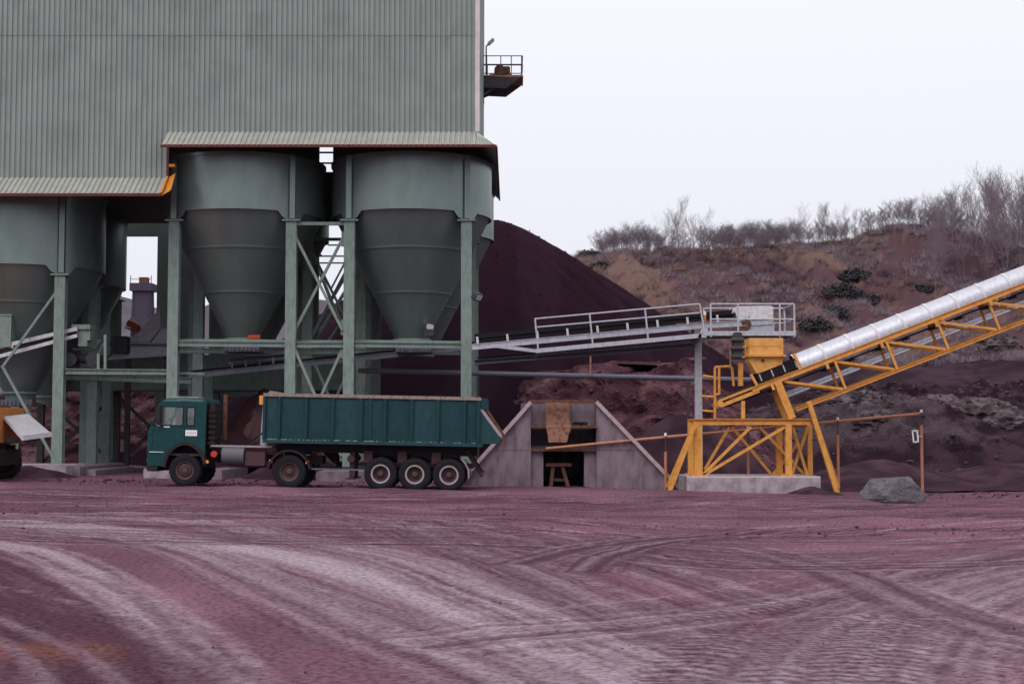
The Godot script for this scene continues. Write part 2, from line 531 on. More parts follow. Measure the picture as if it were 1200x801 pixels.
# ---------- platform high on the side ----------
func build_platform() -> void:
	var d := 62.0
	var t := thing("side_platform", "rusty steel platform with handrails on the building's right side", "platform", at(566, 96, d))
	var g := Geo.new()
	var l := at(564, 92, d)
	var r := at(613, 95, d)
	var deep := 1.6
	g.box(Vector3((l.x + r.x) / 2, (l.y + r.y) / 2, -d - 0.1), Vector3(r.x - l.x, 0.09, deep))
	part(t, "deck", g, M.rust_light)
	for z in [-d + 0.65, -d - 0.85]:
		g = Geo.new()
		g.prism(PackedVector2Array([Vector2(l.x, l.y - 0.55), Vector2(r.x - 0.75, l.y - 0.6), Vector2(r.x - 0.1, l.y - 0.12), Vector2(l.x, l.y - 0.06)]), z - 0.05, z + 0.05)
		part(t, "bracket", g, M.dark_steel)
	g = Geo.new()
	g.bar(Vector3(l.x, l.y - 0.95, -d + 0.6), Vector3(l.x + 0.55, l.y - 0.55, -d + 0.6), 0.08, 0.08)
	g.bar(Vector3(l.x, l.y - 0.75, -d - 0.4), Vector3(l.x + 0.5, l.y - 0.55, -d - 0.4), 0.08, 0.08)
	part(t, "strut", g, M.dark_steel)
	for z in [-d + 0.68, -d - 0.88]:
		g = Geo.new()
		for y in [0.45, 0.82]: g.tube(Vector3(l.x, l.y + y, z), Vector3(r.x - 0.02, l.y + y, z), 0.022, 0.022, 6)
		part(t, "handrail", g, M.grey_dull)
		for x in [0.25, 0.85, 1.3, 1.74]:
			g = Geo.new()
			g.tube(Vector3(l.x + x, l.y, z), Vector3(l.x + x, l.y + 0.83, z), 0.024, 0.024, 6)
			part(t, "rail_post", g, M.grey_dull)
	g = Geo.new()
	for y in [0.45, 0.82]: g.tube(Vector3(r.x - 0.03, l.y + y, -d + 0.68), Vector3(r.x - 0.03, l.y + y, -d - 0.88), 0.022, 0.022, 6)
	part(t, "handrail", g, M.grey_dull)
	var m := thing("winch_drum", "rusty machine drum lying on the high side platform", "machine", Vector3(l.x + 0.95, l.y + 0.05, -d))
	g = Geo.new()
	g.tube(Vector3(l.x + 0.8, l.y + 0.3, -d + 0.3), Vector3(l.x + 0.8, l.y + 0.3, -d - 0.3), 0.24, 0.24, 12)
	part(m, "drum", g, M.rust)
	g = Geo.new()
	g.soft_box(Vector3(l.x + 1.08, l.y + 0.33, -d), Vector3(0.34, 0.3, 0.5), 0.05)
	part(m, "motor", g, M.rust)
	g = Geo.new()
	g.bar(Vector3(l.x + 0.35, l.y + 0.1, -d), Vector3(l.x + 1.3, l.y + 0.12, -d), 0.4, 0.1)
	part(m, "bed_frame", g, M.rust_light)
	var p := thing("platform_lamp", "tilted floodlight on a thin pole above the high side platform", "lamp", Vector3(l.x + 0.2, l.y + 0.05, -d + 0.5))
	var b := at(570, 58, d)
	g = Geo.new()
	g.tube(Vector3(b.x, l.y + 0.05, -d + 0.5), Vector3(b.x, b.y, -d + 0.5), 0.035, 0.03, 8)
	g.tube(Vector3(b.x, b.y, -d + 0.5), Vector3(b.x + 0.1, b.y + 0.12, -d + 0.5), 0.03, 0.03, 8)
	part(p, "pole", g, M.dark_steel)
	g = Geo.new()
	g.xf = Transform3D(Basis(Vector3.BACK, 0.75), Vector3(b.x + 0.2, b.y + 0.2, -d + 0.5))
	g.soft_box(Vector3.ZERO, Vector3(0.34, 0.12, 0.2), 0.03)
	part(p, "lamp_head", g, M.grey_steel)


# ---------- silos ----------
const SILO_R := 3.04
func build_silo(label: String, cx: float, cd: float, bottom: float, top: float, outlet: float, feet: Array) -> Node3D:
	var t := thing("storage_silo", label, "silo", Vector3(cx, ground_height(cx, -cd), -cd), "green steel silos under the building")
	var R := SILO_R
	var g := Geo.new()
	var k := 96
	var y1 := top
	for i in k:
		var s := TAU * i / k
		var e := TAU * (i + 1) / k
		var lows := []
		for a in [s, e]:
			var q: float = absf(fposmod(a - PI / 4 + PI / 4, PI / 2) - PI / 4)   # 0 at a leg
			var r0: float = absf(fposmod(a, PI / 2) - PI / 4)
			lows.append(bottom - 0.3 * (1.0 - smoothstep(0.10, 0.19, r0)) + q * 0.0)
		var d0 := Vector3(sin(s), 0, cos(s))
		var d1 := Vector3(sin(e), 0, cos(e))
		var c := Vector3(cx, 0, -cd)
		var a0: float = lows[0]
		var a1: float = lows[1]
		g.smooth_quad(c + d0 * R + Vector3(0, a0, 0), c + d1 * R + Vector3(0, a1, 0), c + d1 * R + Vector3(0, y1, 0), c + d0 * R + Vector3(0, y1, 0), d0, d1, d1, d0)
		g.smooth_quad(c + d1 * (R - 0.02) + Vector3(0, a1, 0), c + d0 * (R - 0.02) + Vector3(0, a0, 0), c + d0 * (R - 0.02) + Vector3(0, y1, 0), c + d1 * (R - 0.02) + Vector3(0, y1, 0), -d1, -d0, -d0, -d1)
		g.quad(c + d0 * (R - 0.02) + Vector3(0, a0, 0), c + d1 * (R - 0.02) + Vector3(0, a1, 0), c + d1 * R + Vector3(0, a1, 0), c + d0 * R + Vector3(0, a0, 0))
	part(t, "shell", g, M.silo)
	g = Geo.new()
	g.xf = Transform3D(Basis(), Vector3(cx, 0, -cd))
	g.lathe([Vector2(R + 0.005, top - 0.12), Vector2(R + 0.06, top - 0.12), Vector2(R + 0.06, top), Vector2(R - 0.05, top)], 64)
	g.lathe([Vector2(R - 0.05, top), Vector2(0.05, top + 0.15)], 48)
	part(t, "top_rim", g, M.silo)
	# hopper cone
	g = Geo.new()
	g.xf = Transform3D(Basis(), Vector3(cx, 0, -cd))
	g.lathe([Vector2(0.62, outlet), Vector2(R - 0.05, bottom + 0.12)], 64)
	part(t, "hopper_cone", g, M.silo)
	for f in [0.36, 0.7]:
		g = Geo.new()
		g.xf = Transform3D(Basis(), Vector3(cx, 0, -cd))
		var y := lerpf(outlet, bottom + 0.12, f)
		var r := lerpf(0.62, R - 0.05, f)
		g.lathe([Vector2(r - 0.01, y - 0.05), Vector2(r + 0.02, y - 0.035), Vector2(r + 0.045, y + 0.035), Vector2(r + 0.02, y + 0.05)], 64)
		part(t, "weld_band", g, M.silo)
	g = Geo.new()
	g.xf = Transform3D(Basis(), Vector3(cx, 0, -cd))
	g.lathe([Vector2(0.72, outlet - 0.08), Vector2(0.72, outlet), Vector2(0.6, outlet)], 32)
	g.lathe([Vector2(0.5, outlet - 0.35), Vector2(0.6, outlet - 0.08)], 24)
	part(t, "outlet_flange", g, M.green_steel)
	var h := R / sqrt(2.0)
	for sz in [1, -1]:
		for sx in [-1, 1]:
			var p := Vector3(cx + sx * h, 0, -cd + sz * h)
			var foot: float = feet[(sx + 1) / 2] if sz > 0 and feet else ground_height(p.x, p.z) - 0.04
			g = Geo.new()
			g.girder(Vector3(p.x, foot + 0.03, p.z), Vector3(p.x, bottom - 0.36, p.z), 0.39, 0.34, 0.03, Vector3.BACK)
			var leg := part(t, "leg", g, M.green_steel if sz > 0 else M.green_steel)
			g = Geo.new()
			g.box(Vector3(p.x, bottom - 0.33, p.z), Vector3(0.66, 0.06, 0.5))
			part(leg, "cap_plate", g, M.green_steel)
			g = Geo.new()
			g.box(Vector3(p.x, foot + 0.015, p.z), Vector3(0.6, 0.03, 0.55))
			part(leg, "base_plate", g, M.green_steel)
			g = Geo.new()
			g.box(Vector3(p.x + sx * 0.03, (bottom - 0.3 + top) / 2 + 0.02, p.z + sz * 0.05), Vector3(0.2, top - bottom + 0.26, 0.2))
			part(t, "stiffener", g, M.silo)
	if feet:
		# slide gate under the outlet
		g = Geo.new()
		g.box(Vector3(cx + 0.15, outlet - 0.48, -cd + 0.5), Vector3(1.35, 0.14, 1.2))
		g.box(Vector3(cx + 0.15, outlet - 0.36, -cd + 0.95), Vector3(1.3, 0.1, 0.14))
		for i in 9:
			g.box(Vector3(cx - 0.42 + i * 0.15, outlet - 0.42 - 0.03 * (i % 2), -cd + 1.13), Vector3(0.08, 0.2 - 0.04 * (i % 3), 0.06))
		part(t, "slide_gate", g, M.grey_dull)
	return t

func build_silos() -> void:
	build_silo("lowest green silo at the left edge beside the grey chute", -18.7, 55.13, 7.86, 10.75, 3.3, [0.62, 0.62])
	build_silo("left one of the two tall round green silos above the truck cab", -10.25, 55.13, 9.86, 11.95, 5.32, [0.5, 0.42])
	build_silo("right hand tall green silo above the end of the tipper trailer", -3.82, 55.13, 9.86, 11.95, 5.3, [0.38, 0.36])
	build_silo("dark rear silo at the left of the bright gap", -19.5, 61.2, 7.86, 10.75, 3.3, [])
	build_silo("rear silo hidden behind the left tall green silo", -10.85, 61.3, 9.86, 11.95, 5.3, [])
	build_silo("rear silo showing its rim right of the right hand silo", -3.82, 61.3, 9.86, 11.95, 5.3, [])


# ---------- steelwork between the silo legs ----------
func build_frame() -> void:
	var d := 52.95
	var t := thing("silo_steel_frame", "green steel beams and cross braces joining the silo legs", "steel frame", Vector3(-8, 0, -d))
	var g: Geo
	# gate level beams
	for s in [[206, 337, 402.5, 403.5, M.green_steel], [345, 402, 404, 404, M.green_steel], [412, 542, 403.5, 405, M.green_steel]]:
		g = Geo.new()
		g.girder(at(s[0], s[2], d), at(s[1], s[3], d), 0.16, 0.2, 0.03)
		part(t, "beam", g, s[4])
		g = Geo.new()
		g.bar(at(s[0], s[2] - 4.5, d + 0.5), at(s[1], s[3] - 4.5, d + 0.5), 0.08, 0.07)
		part(t, "gate_rail", g, M.green_steel)
		g = Geo.new()
		g.girder(at(s[0], s[2] + 8, d + 4.2), at(s[1], s[3] + 8, d + 4.2), 0.16, 0.2, 0.03)
		part(t, "beam", g, M.green_steel)
	# tie and crosses between the two tall silos
	for e in [0.0, 4.3]:
		var m: Material = M.green_steel if e == 0.0 else M.green_steel
		var z: float = d + e
		var xl := at(346, 300, d).x
		var xr := at(402, 300, d).x
		var ys := [9.42, 8.95, 5.5, 4.85, 0.9]
		g = Geo.new()
		g.bar(Vector3(xl - 0.1, ys[0], -z), Vector3(xr + 0.1, ys[0], -z), 0.12, 0.12)
		part(t, "tie", g, m)
		for s in [[ys[1], ys[2]], [ys[3], ys[4]]]:
			g = Geo.new()
			g.bar(Vector3(xl, s[0], -z + 0.04), Vector3(xr, s[1], -z + 0.04), 0.1, 0.11, Vector3.BACK)
			part(t, "brace", g, m)
			g = Geo.new()
			g.bar(Vector3(xr, s[0], -z - 0.09), Vector3(xl, s[1], -z - 0.09), 0.1, 0.11, Vector3.BACK)
			part(t, "brace", g, m)
			for x in [xl, xr]:
				g = Geo.new()
				g.box(Vector3(x, s[0] - 0.1, -z - 0.02), Vector3(0.14, 0.55, 0.04))
				g.box(Vector3(x, s[1] + 0.1, -z - 0.02), Vector3(0.14, 0.55, 0.04))
				part(t, "gusset_plate", g, m)
	# low silo: braces and the deck beams to its right
	for s in [[70, 336, 4, 428], [2, 428, 64, 540]]:
		g = Geo.new()
		g.bar(at(s[0], s[1], d - 0.05), at(s[2], s[3], d - 0.05), 0.09, 0.1, Vector3.BACK)
		part(t, "brace", g, M.green_steel if s[0] == 70 else M.green_steel)
	g = Geo.new()
	g.girder(at(77, 435, d), at(199, 436, d), 0.2, 0.2, 0.03)
	part(t, "beam", g, M.green_steel)
	g = Geo.new()
	g.girder(at(72, 441, d + 4.2), at(224, 446, d + 4.2), 0.2, 0.24, 0.03)
	part(t, "beam", g, M.green_steel)
	g = Geo.new()
	g.bar(at(209, 437, d + 0.6), at(240, 438, d + 0.6), 0.1, 0.08)
	part(t, "beam", g, M.green_steel)
	# posts of the deck rail
	for px in [115, 123]:
		g = Geo.new()
		g.bar(at(px, 432, d), at(px, 392 if px == 123 else 414, d), 0.09, 0.09)
		part(t, "rail_post", g, M.green_steel)
	# rear lattice seen against the sky between the tall silos
	var r := thing("rear_stair_tower", "dark diagonal stair flights and rails against the sky between the tall silos", "stairs", at(390, 520, 69))
	for s in [[372, 292, 420, 292], [372, 300, 420, 280], [384, 279, 408, 276]]:
		g = Geo.new()
		g.bar(at(s[0], s[1] + 8, 69), at(s[2], s[1] + 8, 69), 0.07, 0.07)
		part(r, "rail", g, M.green_steel)
	for s in [[372, 312, 404, 392, 0.16], [388, 338, 410, 296, 0.08], [368, 386, 412, 312, 0.1], [370, 396, 414, 326, 0.14], [384, 400, 418, 350, 0.1]]:
		g = Geo.new()
		g.bar(at(s[0], s[1], 69), at(s[2], s[3], 69), s[4], s[4] * 1.5, Vector3.BACK)
		part(r, "stringer", g, M.green_steel)
	for px in [370, 416]:
		g = Geo.new()
		g.bar(Vector3(at(px, 300, 69.4).x, 0, -69.4), Vector3(at(px, 300, 69.4).x, 12.0, -69.4), 0.3, 0.3)
		part(r, "post", g, M.green_steel)
	# dark columns of the conveyor trestle in front of the rock bank on the left
	var k := thing("trestle_column", "black steel column standing in shade left of the truck cab", "column", at(126, 560, 60))
	g = Geo.new()
	g.girder(Vector3(at(126, 400, 60).x, 0, -60), at(126, 446, 60), 0.34, 0.34, 0.05, Vector3.BACK)
	part(k, "shaft", g, M.green_steel)
	g = Geo.new()
	g.box(Vector3(at(126, 400, 60).x, 0.1, -60), Vector3(0.7, 0.2, 0.7))
	part(k, "footing", g, M.concrete)
	k = thing("trestle_column", "black steel column rising behind the back of the truck cab", "column", at(245, 560, 59.5))
	g = Geo.new()
	g.girder(Vector3(at(245, 400, 59.5).x, 0, -59.5), at(245, 440, 59.5), 0.34, 0.34, 0.05, Vector3.BACK)
	part(k, "shaft", g, M.green_steel)
	g = Geo.new()
	g.box(Vector3(at(245, 400, 59.5).x, 0.1, -59.5), Vector3(0.7, 0.2, 0.7))
	part(k, "footing", g, M.concrete)
	# floodlight fixed to the front right leg
	var f := thing("leg_floodlight", "small dark floodlight clamped to the rightmost front silo leg", "lamp", at(556, 347, d))
	g = Geo.new()
	g.bar(at(551, 347, d), at(556, 347, d), 0.06, 0.06)
	part(f, "bracket", g, M.dark_steel)
	g = Geo.new()
	g.xf = Transform3D(Basis(Vector3.UP, 0.9) * Basis(Vector3.RIGHT, 0.5), at(559, 347, d - 0.1))
	g.soft_box(Vector3.ZERO, Vector3(0.36, 0.3, 0.22), 0.05)
	part(f, "housing", g, M.dark_steel)
	g = Geo.new()
	g.xf = Transform3D(Basis(Vector3.UP, 0.9) * Basis(Vector3.RIGHT, 0.5), at(559, 347, d - 0.1))
	g.box(Vector3(0, 0, 0.12), Vector3(0.28, 0.2, 0.02))
	part(f, "lens", g, M.steel_worn)


# ---------- plinths under the legs and low walls ----------
func plinth(label: String, x0: float, x1: float, y0: float, d0: float, d1: float, top: float, m: Material) -> void:
	var t := thing("concrete_plinth", label, "plinth", Vector3((x0 + x1) / 2, y0, -(d0 + d1) / 2))
	var g := Geo.new()
	var keep := Transform3D(Basis(), Vector3((x0 + x1) / 2, (y0 + top) / 2, -(d0 + d1) / 2))
	g.xf = keep
	g.soft_box(Vector3.ZERO, Vector3(x1 - x0, top - y0, d1 - d0), 0.04)
	part(t, "block", g, m)

func build_plinths() -> void:
	plinth("pale concrete plinth under the leftmost front silo leg", at(-105, 545, 52).x, at(81, 545, 52).x, -0.3, 51.6, 54.2, 0.62, M.concrete_light)
	plinth("grey concrete plinth behind the leftmost pale plinth", at(82, 545, 53.5).x, at(104, 545, 53.5).x, -0.3, 52.4, 58.4, 0.56, M.concrete)
	plinth("grey concrete plinth ending beside the black column", at(105, 545, 54).x, at(121, 545, 54).x, -0.3, 53.0, 58.4, 0.42, M.concrete)
	plinth("concrete base seen under the front bumper of the truck", at(172, 550, 52.2).x, at(228, 550, 52.2).x, -0.3, 51.7, 54.3, 0.5, M.concrete_light)
	plinth("concrete base seen between the front and drive wheels", at(240, 550, 52.2).x, at(262, 550, 52.2).x, -0.3, 51.9, 57, 0.45, M.concrete)
	plinth("concrete base seen behind the truck's drive wheel", at(330, 550, 52.2).x, at(362, 550, 52.2).x, -0.3, 51.7, 54.3, 0.42, M.concrete)
	plinth("long low concrete wall seen under the tipper trailer", at(372, 550, 52.2).x, at(440, 550, 52.2).x, -0.3, 51.8, 54.3, 0.38, M.concrete)
	plinth("concrete base behind the trailer's rear wheels", at(520, 550, 52.2).x, at(566, 550, 52.2).x, -0.4, 51.7, 54.3, 0.36, M.concrete)


# ---------- grey belt conveyor with walkway ----------
func build_grey_conveyor() -> void:
	var d := 50.6
	var t := thing("grey_conveyor", "grey belt conveyor with handrailed walkway rising from the silos to the yellow hopper", "conveyor", at(700, 410, d))
	var g: Geo
	var far := d + 0.95
	# near and far channels of the belt frame
	for z in [d + 0.05, far]:
		g = Geo.new()
		g.girder(at(553, 406.5, z), at(822, 381.5, z), 0.07, 0.2, 0.02)
		g.girder(at(822, 381.5, z), at(905, 376.5, z), 0.07, 0.2, 0.02)
		part(t, "side_channel", g, M.grey_steel)
	g = Geo.new()
	for s in [[556, 406, 822, 380], [822, 380, 900, 375]]:
		g.bar(at(s[0], s[1] - 9, d + 0.5), at(s[2], s[3] - 9, d + 0.5), 0.7, 0.04)
	part(t, "belt", g, M.belt)
	g = Geo.new()
	g.bar(at(225, 435, d + 4.6), at(556, 401, d + 4.6), 0.7, 0.04)
	part(t, "belt", g, M.belt)
	g = Geo.new()
	g.bar(at(560, 419, d + 0.5), at(822, 396, d + 0.5), 0.7, 0.03)
	part(t, "return_belt", g, M.belt)
	# the run under the silos
	for z in [d + 4.1, far + 4.1]:
		g = Geo.new()
		g.girder(at(222, 440, z), at(556, 406, z), 0.08, 0.2, 0.02)
		part(t, "side_channel", g, M.grey_dull)
	g = Geo.new()
	g.girder(at(268, 424, d + 4.3), at(336, 417, d + 4.3), 0.5, 0.22, 0.03)
	part(t, "feed_chute", g, M.grey_dull)
	for px in range(272, 340, 16):
		g = Geo.new()
		g.bar(at(px, 436 - (px - 222) * 0.1, d + 4.1), at(px, 424 - (px - 268) * 0.1, d + 4.1), 0.07, 0.07)
		part(t, "idler_bracket", g, M.grey_dull)
	# idler brackets and their rollers
	for k in 11:
		var px := 560.0 + k * 35.2
		if px > 890: break
		var py := 406.0 - (px - 560) * 0.0935
		if px > 822: py = 381.5 - (px - 822) * 0.06
		g = Geo.new()
		g.bar(at(px, py - 3, d + 0.02), at(px - 1, py - 11.5, d + 0.02), 0.075, 0.04, Vector3.BACK)
		g.bar(at(px, py - 3, far), at(px - 1, py - 11.5, far), 0.075, 0.04, Vector3.BACK)
		var ib := part(t, "idler_bracket", g, M.white_steel)
		g = Geo.new()
		g.tube(at(px, py - 7, d + 0.1), at(px, py - 7, far - 0.05), 0.06, 0.06, 8)
		part(ib, "roller", g, M.dark_steel)
	# far skirt board, dark
	g = Geo.new()
	g.bar(at(556, 396, far + 0.12), at(822, 371, far + 0.12), 0.03, 0.3)
	g.bar(at(822, 371, far + 0.12), at(866, 367, far + 0.12), 0.03, 0.3)
	part(t, "skirt_board", g, M.belt)
	# bottom chord
	g = Geo.new()
	g.girder(at(556, 424.5, d + 0.5), at(818, 404, d + 0.5), 0.5, 0.16, 0.02)
	part(t, "bottom_chord", g, M.grey_dull)
	for px in [628, 691, 755, 812]:
		g = Geo.new()
		g.bar(at(px, 424.5 - (px - 556) * 0.078, d + 0.25), at(px, 400 - (px - 628) * 0.095, d + 0.25), 0.1, 0.08, Vector3.BACK)
		part(t, "hanger", g, M.dark_steel)
	# walkway
	var wn := d - 0.62
	g = Geo.new()
	g.bar(at(626, 411, d - 0.3), at(822, 393, d - 0.3), 0.6, 0.04)
	part(t, "walkway_deck", g, M.grey_dull)
	g = Geo.new()
	g.bar(at(575, 404.5, wn), at(628, 411, wn), 0.06, 0.12)
	g.bar(at(628, 411, wn), at(822, 393, wn), 0.06, 0.15)
	part(t, "walkway_stringer", g, M.grey_steel)
	for s in [[373.5, 356], [383.5, 366.5]]:
		g = Geo.new()
		g.tube(at(626.5, s[0], wn), at(820, s[1], wn), 0.028, 0.028, 8)
		part(t, "handrail", g, M.grey_steel)
	for px in [627, 691, 756, 820]:
		g = Geo.new()
		var k: float = (px - 627) / 193.0
		g.bar(at(px + (3 if px == 820 else 0) + 4, lerpf(412, 395, k), wn), at(px, lerpf(373.5, 356, k), wn), 0.055, 0.055, Vector3.BACK)
		part(t, "rail_post", g, M.grey_steel)
	# head platform
	g = Geo.new()
	var fl := at(826, 391.5, wn)
	var fr := at(931, 391.5, wn)
	g.box(Vector3((fl.x + fr.x) / 2, fl.y, -d - 0.35), Vector3(fr.x - fl.x, 0.06, 1.9))
	part(t, "platform_deck", g, M.grey_dull)
	g = Geo.new()
	g.box(Vector3((fl.x + fr.x) / 2, fl.y + 0.03, -wn + 0.02), Vector3(fr.x - fl.x + 0.1, 0.16, 0.05))
	g.box(Vector3(fr.x, fl.y + 0.03, -d - 0.35), Vector3(0.05, 0.16, 1.9))
	part(t, "toe_board", g, M.grey_steel)
	g = Geo.new()
	g.prism(PackedVector2Array([Vector2(fl.x - 0.25, fl.y - 0.12), Vector2(fl.x + 0.05, fl.y - 0.12), Vector2(fl.x + 0.12, fl.y + 0.2), Vector2(fl.x - 0.1, fl.y + 0.2)]), -wn - 0.02, -wn + 0.03)
	part(t, "gusset_plate", g, M.grey_steel)
	var top := at(880, 356, wn).y
	var xs := [833.0, 865.0, 914.0, 931.0]
	for z in [-wn, -d - 1.2]:
		for i in xs.size():
			g = Geo.new()
			var x: float = at(xs[i], 370, wn).x
			g.bar(Vector3(x, fl.y - 0.1, z), Vector3(x, top, z), 0.055, 0.055)
			part(t, "rail_post", g, M.grey_steel)
		for y in [top, fl.y + 0.52]:
			g = Geo.new()
			g.tube(Vector3(at(833, 370, wn).x, y, z), Vector3(fr.x, y, z), 0.028, 0.028, 8)
			part(t, "handrail", g, M.grey_steel)
	for y in [top, fl.y + 0.52]:
		g = Geo.new()
		g.tube(Vector3(fr.x, y, -wn), Vector3(fr.x, y, -d - 1.2), 0.028, 0.028, 8)
		part(t, "handrail", g, M.grey_steel)
	g = Geo.new()
	g.bar(Vector3(fr.x - 0.15, fl.y + 0.1, -d - 0.3), Vector3(fr.x - 0.15, top - 0.25, -d - 0.3), 0.05, 0.05)
	part(t, "rail_post", g, M.grey_steel)
	# head drum, guard box and motor
	g = Geo.new()
	g.prism(PackedVector2Array([at2(862, 364, d), at2(866, 376.5, d), at2(907, 376, d), at2(907, 359, d), at2(903, 357.5, d), at2(864, 358.5, d)]), -d - 0.9, -d - 0.1)
	part(t, "head_guard", g, M.white_steel)
	g = Geo.new()
	g.box(at(890, 385, d + 0.4), Vector3(0.95, 0.33, 0.7))
	part(t, "head_chute", g, M.grey_steel)
	g = Geo.new()
	g.tube(at(874, 380, d + 0.02), at(874, 380, d + 0.95), 0.2, 0.2, 16)
	part(t, "head_drum", g, M.rust)
	# posts
	g = Geo.new()
	var p := at(818, 398, d + 0.45)
	g.girder(Vector3(p.x, ground_height(p.x, p.z) - 0.1, p.z), p, 0.24, 0.24, 0.03, Vector3.BACK)
	part(t, "support_post", g, M.grey_steel)
	# marker rod with a small lamp at the joint
	var l := thing("walkway_lamp", "small white topped lamp on the walkway joint", "lamp", at(826, 376, d - 0.5))
	g = Geo.new()
	g.bar(at(826, 377, d - 0.5), at(826, 369, d - 0.5), 0.09, 0.09)
	part(l, "body", g, M.orange_dull)
	g = Geo.new()
	g.tube(at(826, 369, d - 0.5), at(826, 364.5, d - 0.5), 0.06, 0.05, 8)
	part(l, "cap", g, M.white)
	# long dark pipe behind, and the rusty rod below the walkway
	var pp := thing("water_pipe", "long dark horizontal pipe crossing in front of the stockpile", "pipe", at(690, 440, 56))
	g = Geo.new()
	g.tube(at(420, 434, 56), at(880, 445, 56), 0.1, 0.1, 10)
	part(pp, "pipe_run", g, M.grey_dull)
	for px in [560, 806]:
		g = Geo.new()
		var q := at(px, 438 + (px - 420) * 0.024, 56)
		g.bar(Vector3(q.x, ground_height(q.x, q.z) - 0.1, q.z - 0.02), q, 0.1, 0.1)
		part(pp, "stand", g, M.dark_steel)
	var rod := thing("rusty_rod", "thin rusty rod hanging below the grey walkway", "rod", at(692, 437, 54))
	g = Geo.new()
	g.tube(at(692, 440, 55.8), at(692, 414, 55.8), 0.04, 0.04, 6)
	part(rod, "bar", g, M.rust_light)

func at2(px: float, py: float, d: float) -> Vector2:
	var p := at(px, py, d)
	return Vector2(p.x, p.y)


# ---------- concrete loading bay ----------
func build_bay() -> void:
	var d := 50.0
	var t := thing("loading_bay", "concrete loading bay with sloping wing walls and a dark central opening", "wall", at(660, 578, d))
	var g := Geo.new()
	var y0 := -0.6
	var lx := at(529, 578, d).x
	var rx := at(803, 578, d).x
	var xa := at(622, 472, d).x
	var xb := at(699, 472, d).x
	var ytop := at(660, 472, d).y
	# left and right wing walls, poured in lifts: each a slab with a thin recessed joint between
	var joint := -0.6 + 1.75
	var yl := at(529, 577, d).y
	var yr := at(803, 580, d).y
	for side in [-1, 1]:
		var xi: float = xa if side < 0 else xb
		var xo: float = lx if side < 0 else rx
		var yo: float = yl if side < 0 else yr
		var k: float = (joint - yo) / (ytop - yo)
		var xm: float = lerpf(xo, xi, k)
		var xm2: float = lerpf(xo, xi, k + 0.006)
		for piece in [[Vector2(xo, y0), Vector2(xi, y0), Vector2(xi, joint - 0.008), Vector2(xm, joint - 0.008), Vector2(xo, yo)], [Vector2(xm2, joint + 0.008), Vector2(xi, joint + 0.008), Vector2(xi, ytop)]]:
			g = Geo.new()
			var poly := PackedVector2Array(piece)
			if side > 0: poly.reverse()
			g.prism(poly, -d - 0.4, -d)
			part(t, "wing_wall", g, M.concrete)
		g = Geo.new()
		g.prism(PackedVector2Array([Vector2(minf(xi, xm), joint - 0.05), Vector2(maxf(xi, xm), joint - 0.05), Vector2(maxf(xi, xm), joint + 0.05), Vector2(minf(xi, xm), joint + 0.05)]), -d - 0.38, -d - 0.03)
		part(t, "joint", g, M.concrete)
		g = Geo.new()
		g.bar(Vector3(xo, yo + 0.03, -d - 0.15), Vector3(xi, ytop + 0.03, -d - 0.15), 0.62, 0.13)
		part(t, "coping", g, M.coping)
	g = Geo.new()
	g.box(Vector3((xa + xb) / 2, ytop + 0.07, -d - 0.35), Vector3(xb - xa + 0.12, 0.09, 0.2))
	part(t, "top_beam", g, M.rust)
	# return walls into the recess
	for x in [xa, xb]:
		g = Geo.new()
		var sgn := 1.0 if x == xa else -1.0
		g.box(Vector3(x - sgn * 0.1, (y0 + ytop) / 2, -d - 1.25), Vector3(0.2, ytop - y0 - 0.02, 1.7))
		part(t, "return_wall", g, M.concrete)
	g = Geo.new()
	var ysh := at(660, 499, d).y
	var ysb := at(660, 526, d).y
	g.box(Vector3((xa + xb) / 2, (ysh + ytop) / 2, -d - 0.95), Vector3(xb - xa - 0.01, ytop - ysh - 0.08, 0.2))
	part(t, "back_wall", g, M.concrete)
	# shelf with a dark underside recess
	g = Geo.new()
	g.box(Vector3((xa + xb) / 2, ysh - 0.02, -d - 0.9), Vector3(xb - xa - 0.012, 0.1, 2.1))
	part(t, "shelf", g, M.rust)
	g = Geo.new()
	g.box(Vector3((xa + xb) / 2, ysb - 0.03, -d - 0.22), Vector3(xb - xa - 0.012, 0.09, 0.34))
	part(t, "lower_beam", g, M.rust)
	g = Geo.new()
	g.box(Vector3((xa + xb) / 2, (ysh + ysb) / 2, -d - 2.1), Vector3(xb - xa, ysh - ysb + 0.2, 0.1))
	part(t, "recess_back", g, M.concrete)
	var xo0 := at(637, 550, d).x
	var xo1 := at(685, 550, d).x
	for s in [[xa, xo0], [xo1, xb]]:
		g = Geo.new()
		g.box(Vector3((s[0] + s[1]) / 2, (y0 + ysb) / 2 - 0.04, -d - 0.5), Vector3(s[1] - s[0] - 0.01, ysb - y0 - 0.1, 0.5))
		part(t, "pier", g, M.concrete)
	g = Geo.new()
	g.box(Vector3((xa + xb) / 2, 0.8, -d - 6.6), Vector3(xb - xa + 0.6, 4.2, 0.1))
	g.box(Vector3((xa + xb) / 2, ysb + 0.05, -d - 3.6), Vector3(xb - xa + 0.6, 0.1, 5.9))
	g.box(Vector3(xa - 0.3, 0.3, -d - 4.3), Vector3(0.1, 2.6, 4.6))
	g.box(Vector3(xb + 0.3, 0.3, -d - 4.3), Vector3(0.1, 2.6, 4.6))
	part(t, "tunnel", g, M.concrete)
	# rusty feed chute lying over the shelf
	var c := thing("feed_chute", "rusty brown curved plate chute hanging in the loading bay", "chute", at(655, 498, d - 0.05))
	g = Geo.new()
	var cx0 := at(640, 480, d).x
	var cx1 := at(669, 480, d).x
	g.prism(PackedVector2Array([Vector2(0, 0), Vector2(0.08, 0), Vector2(0.08, 0.73), Vector2(0, 0.73)]), 0, 0.001)
	g = Geo.new()
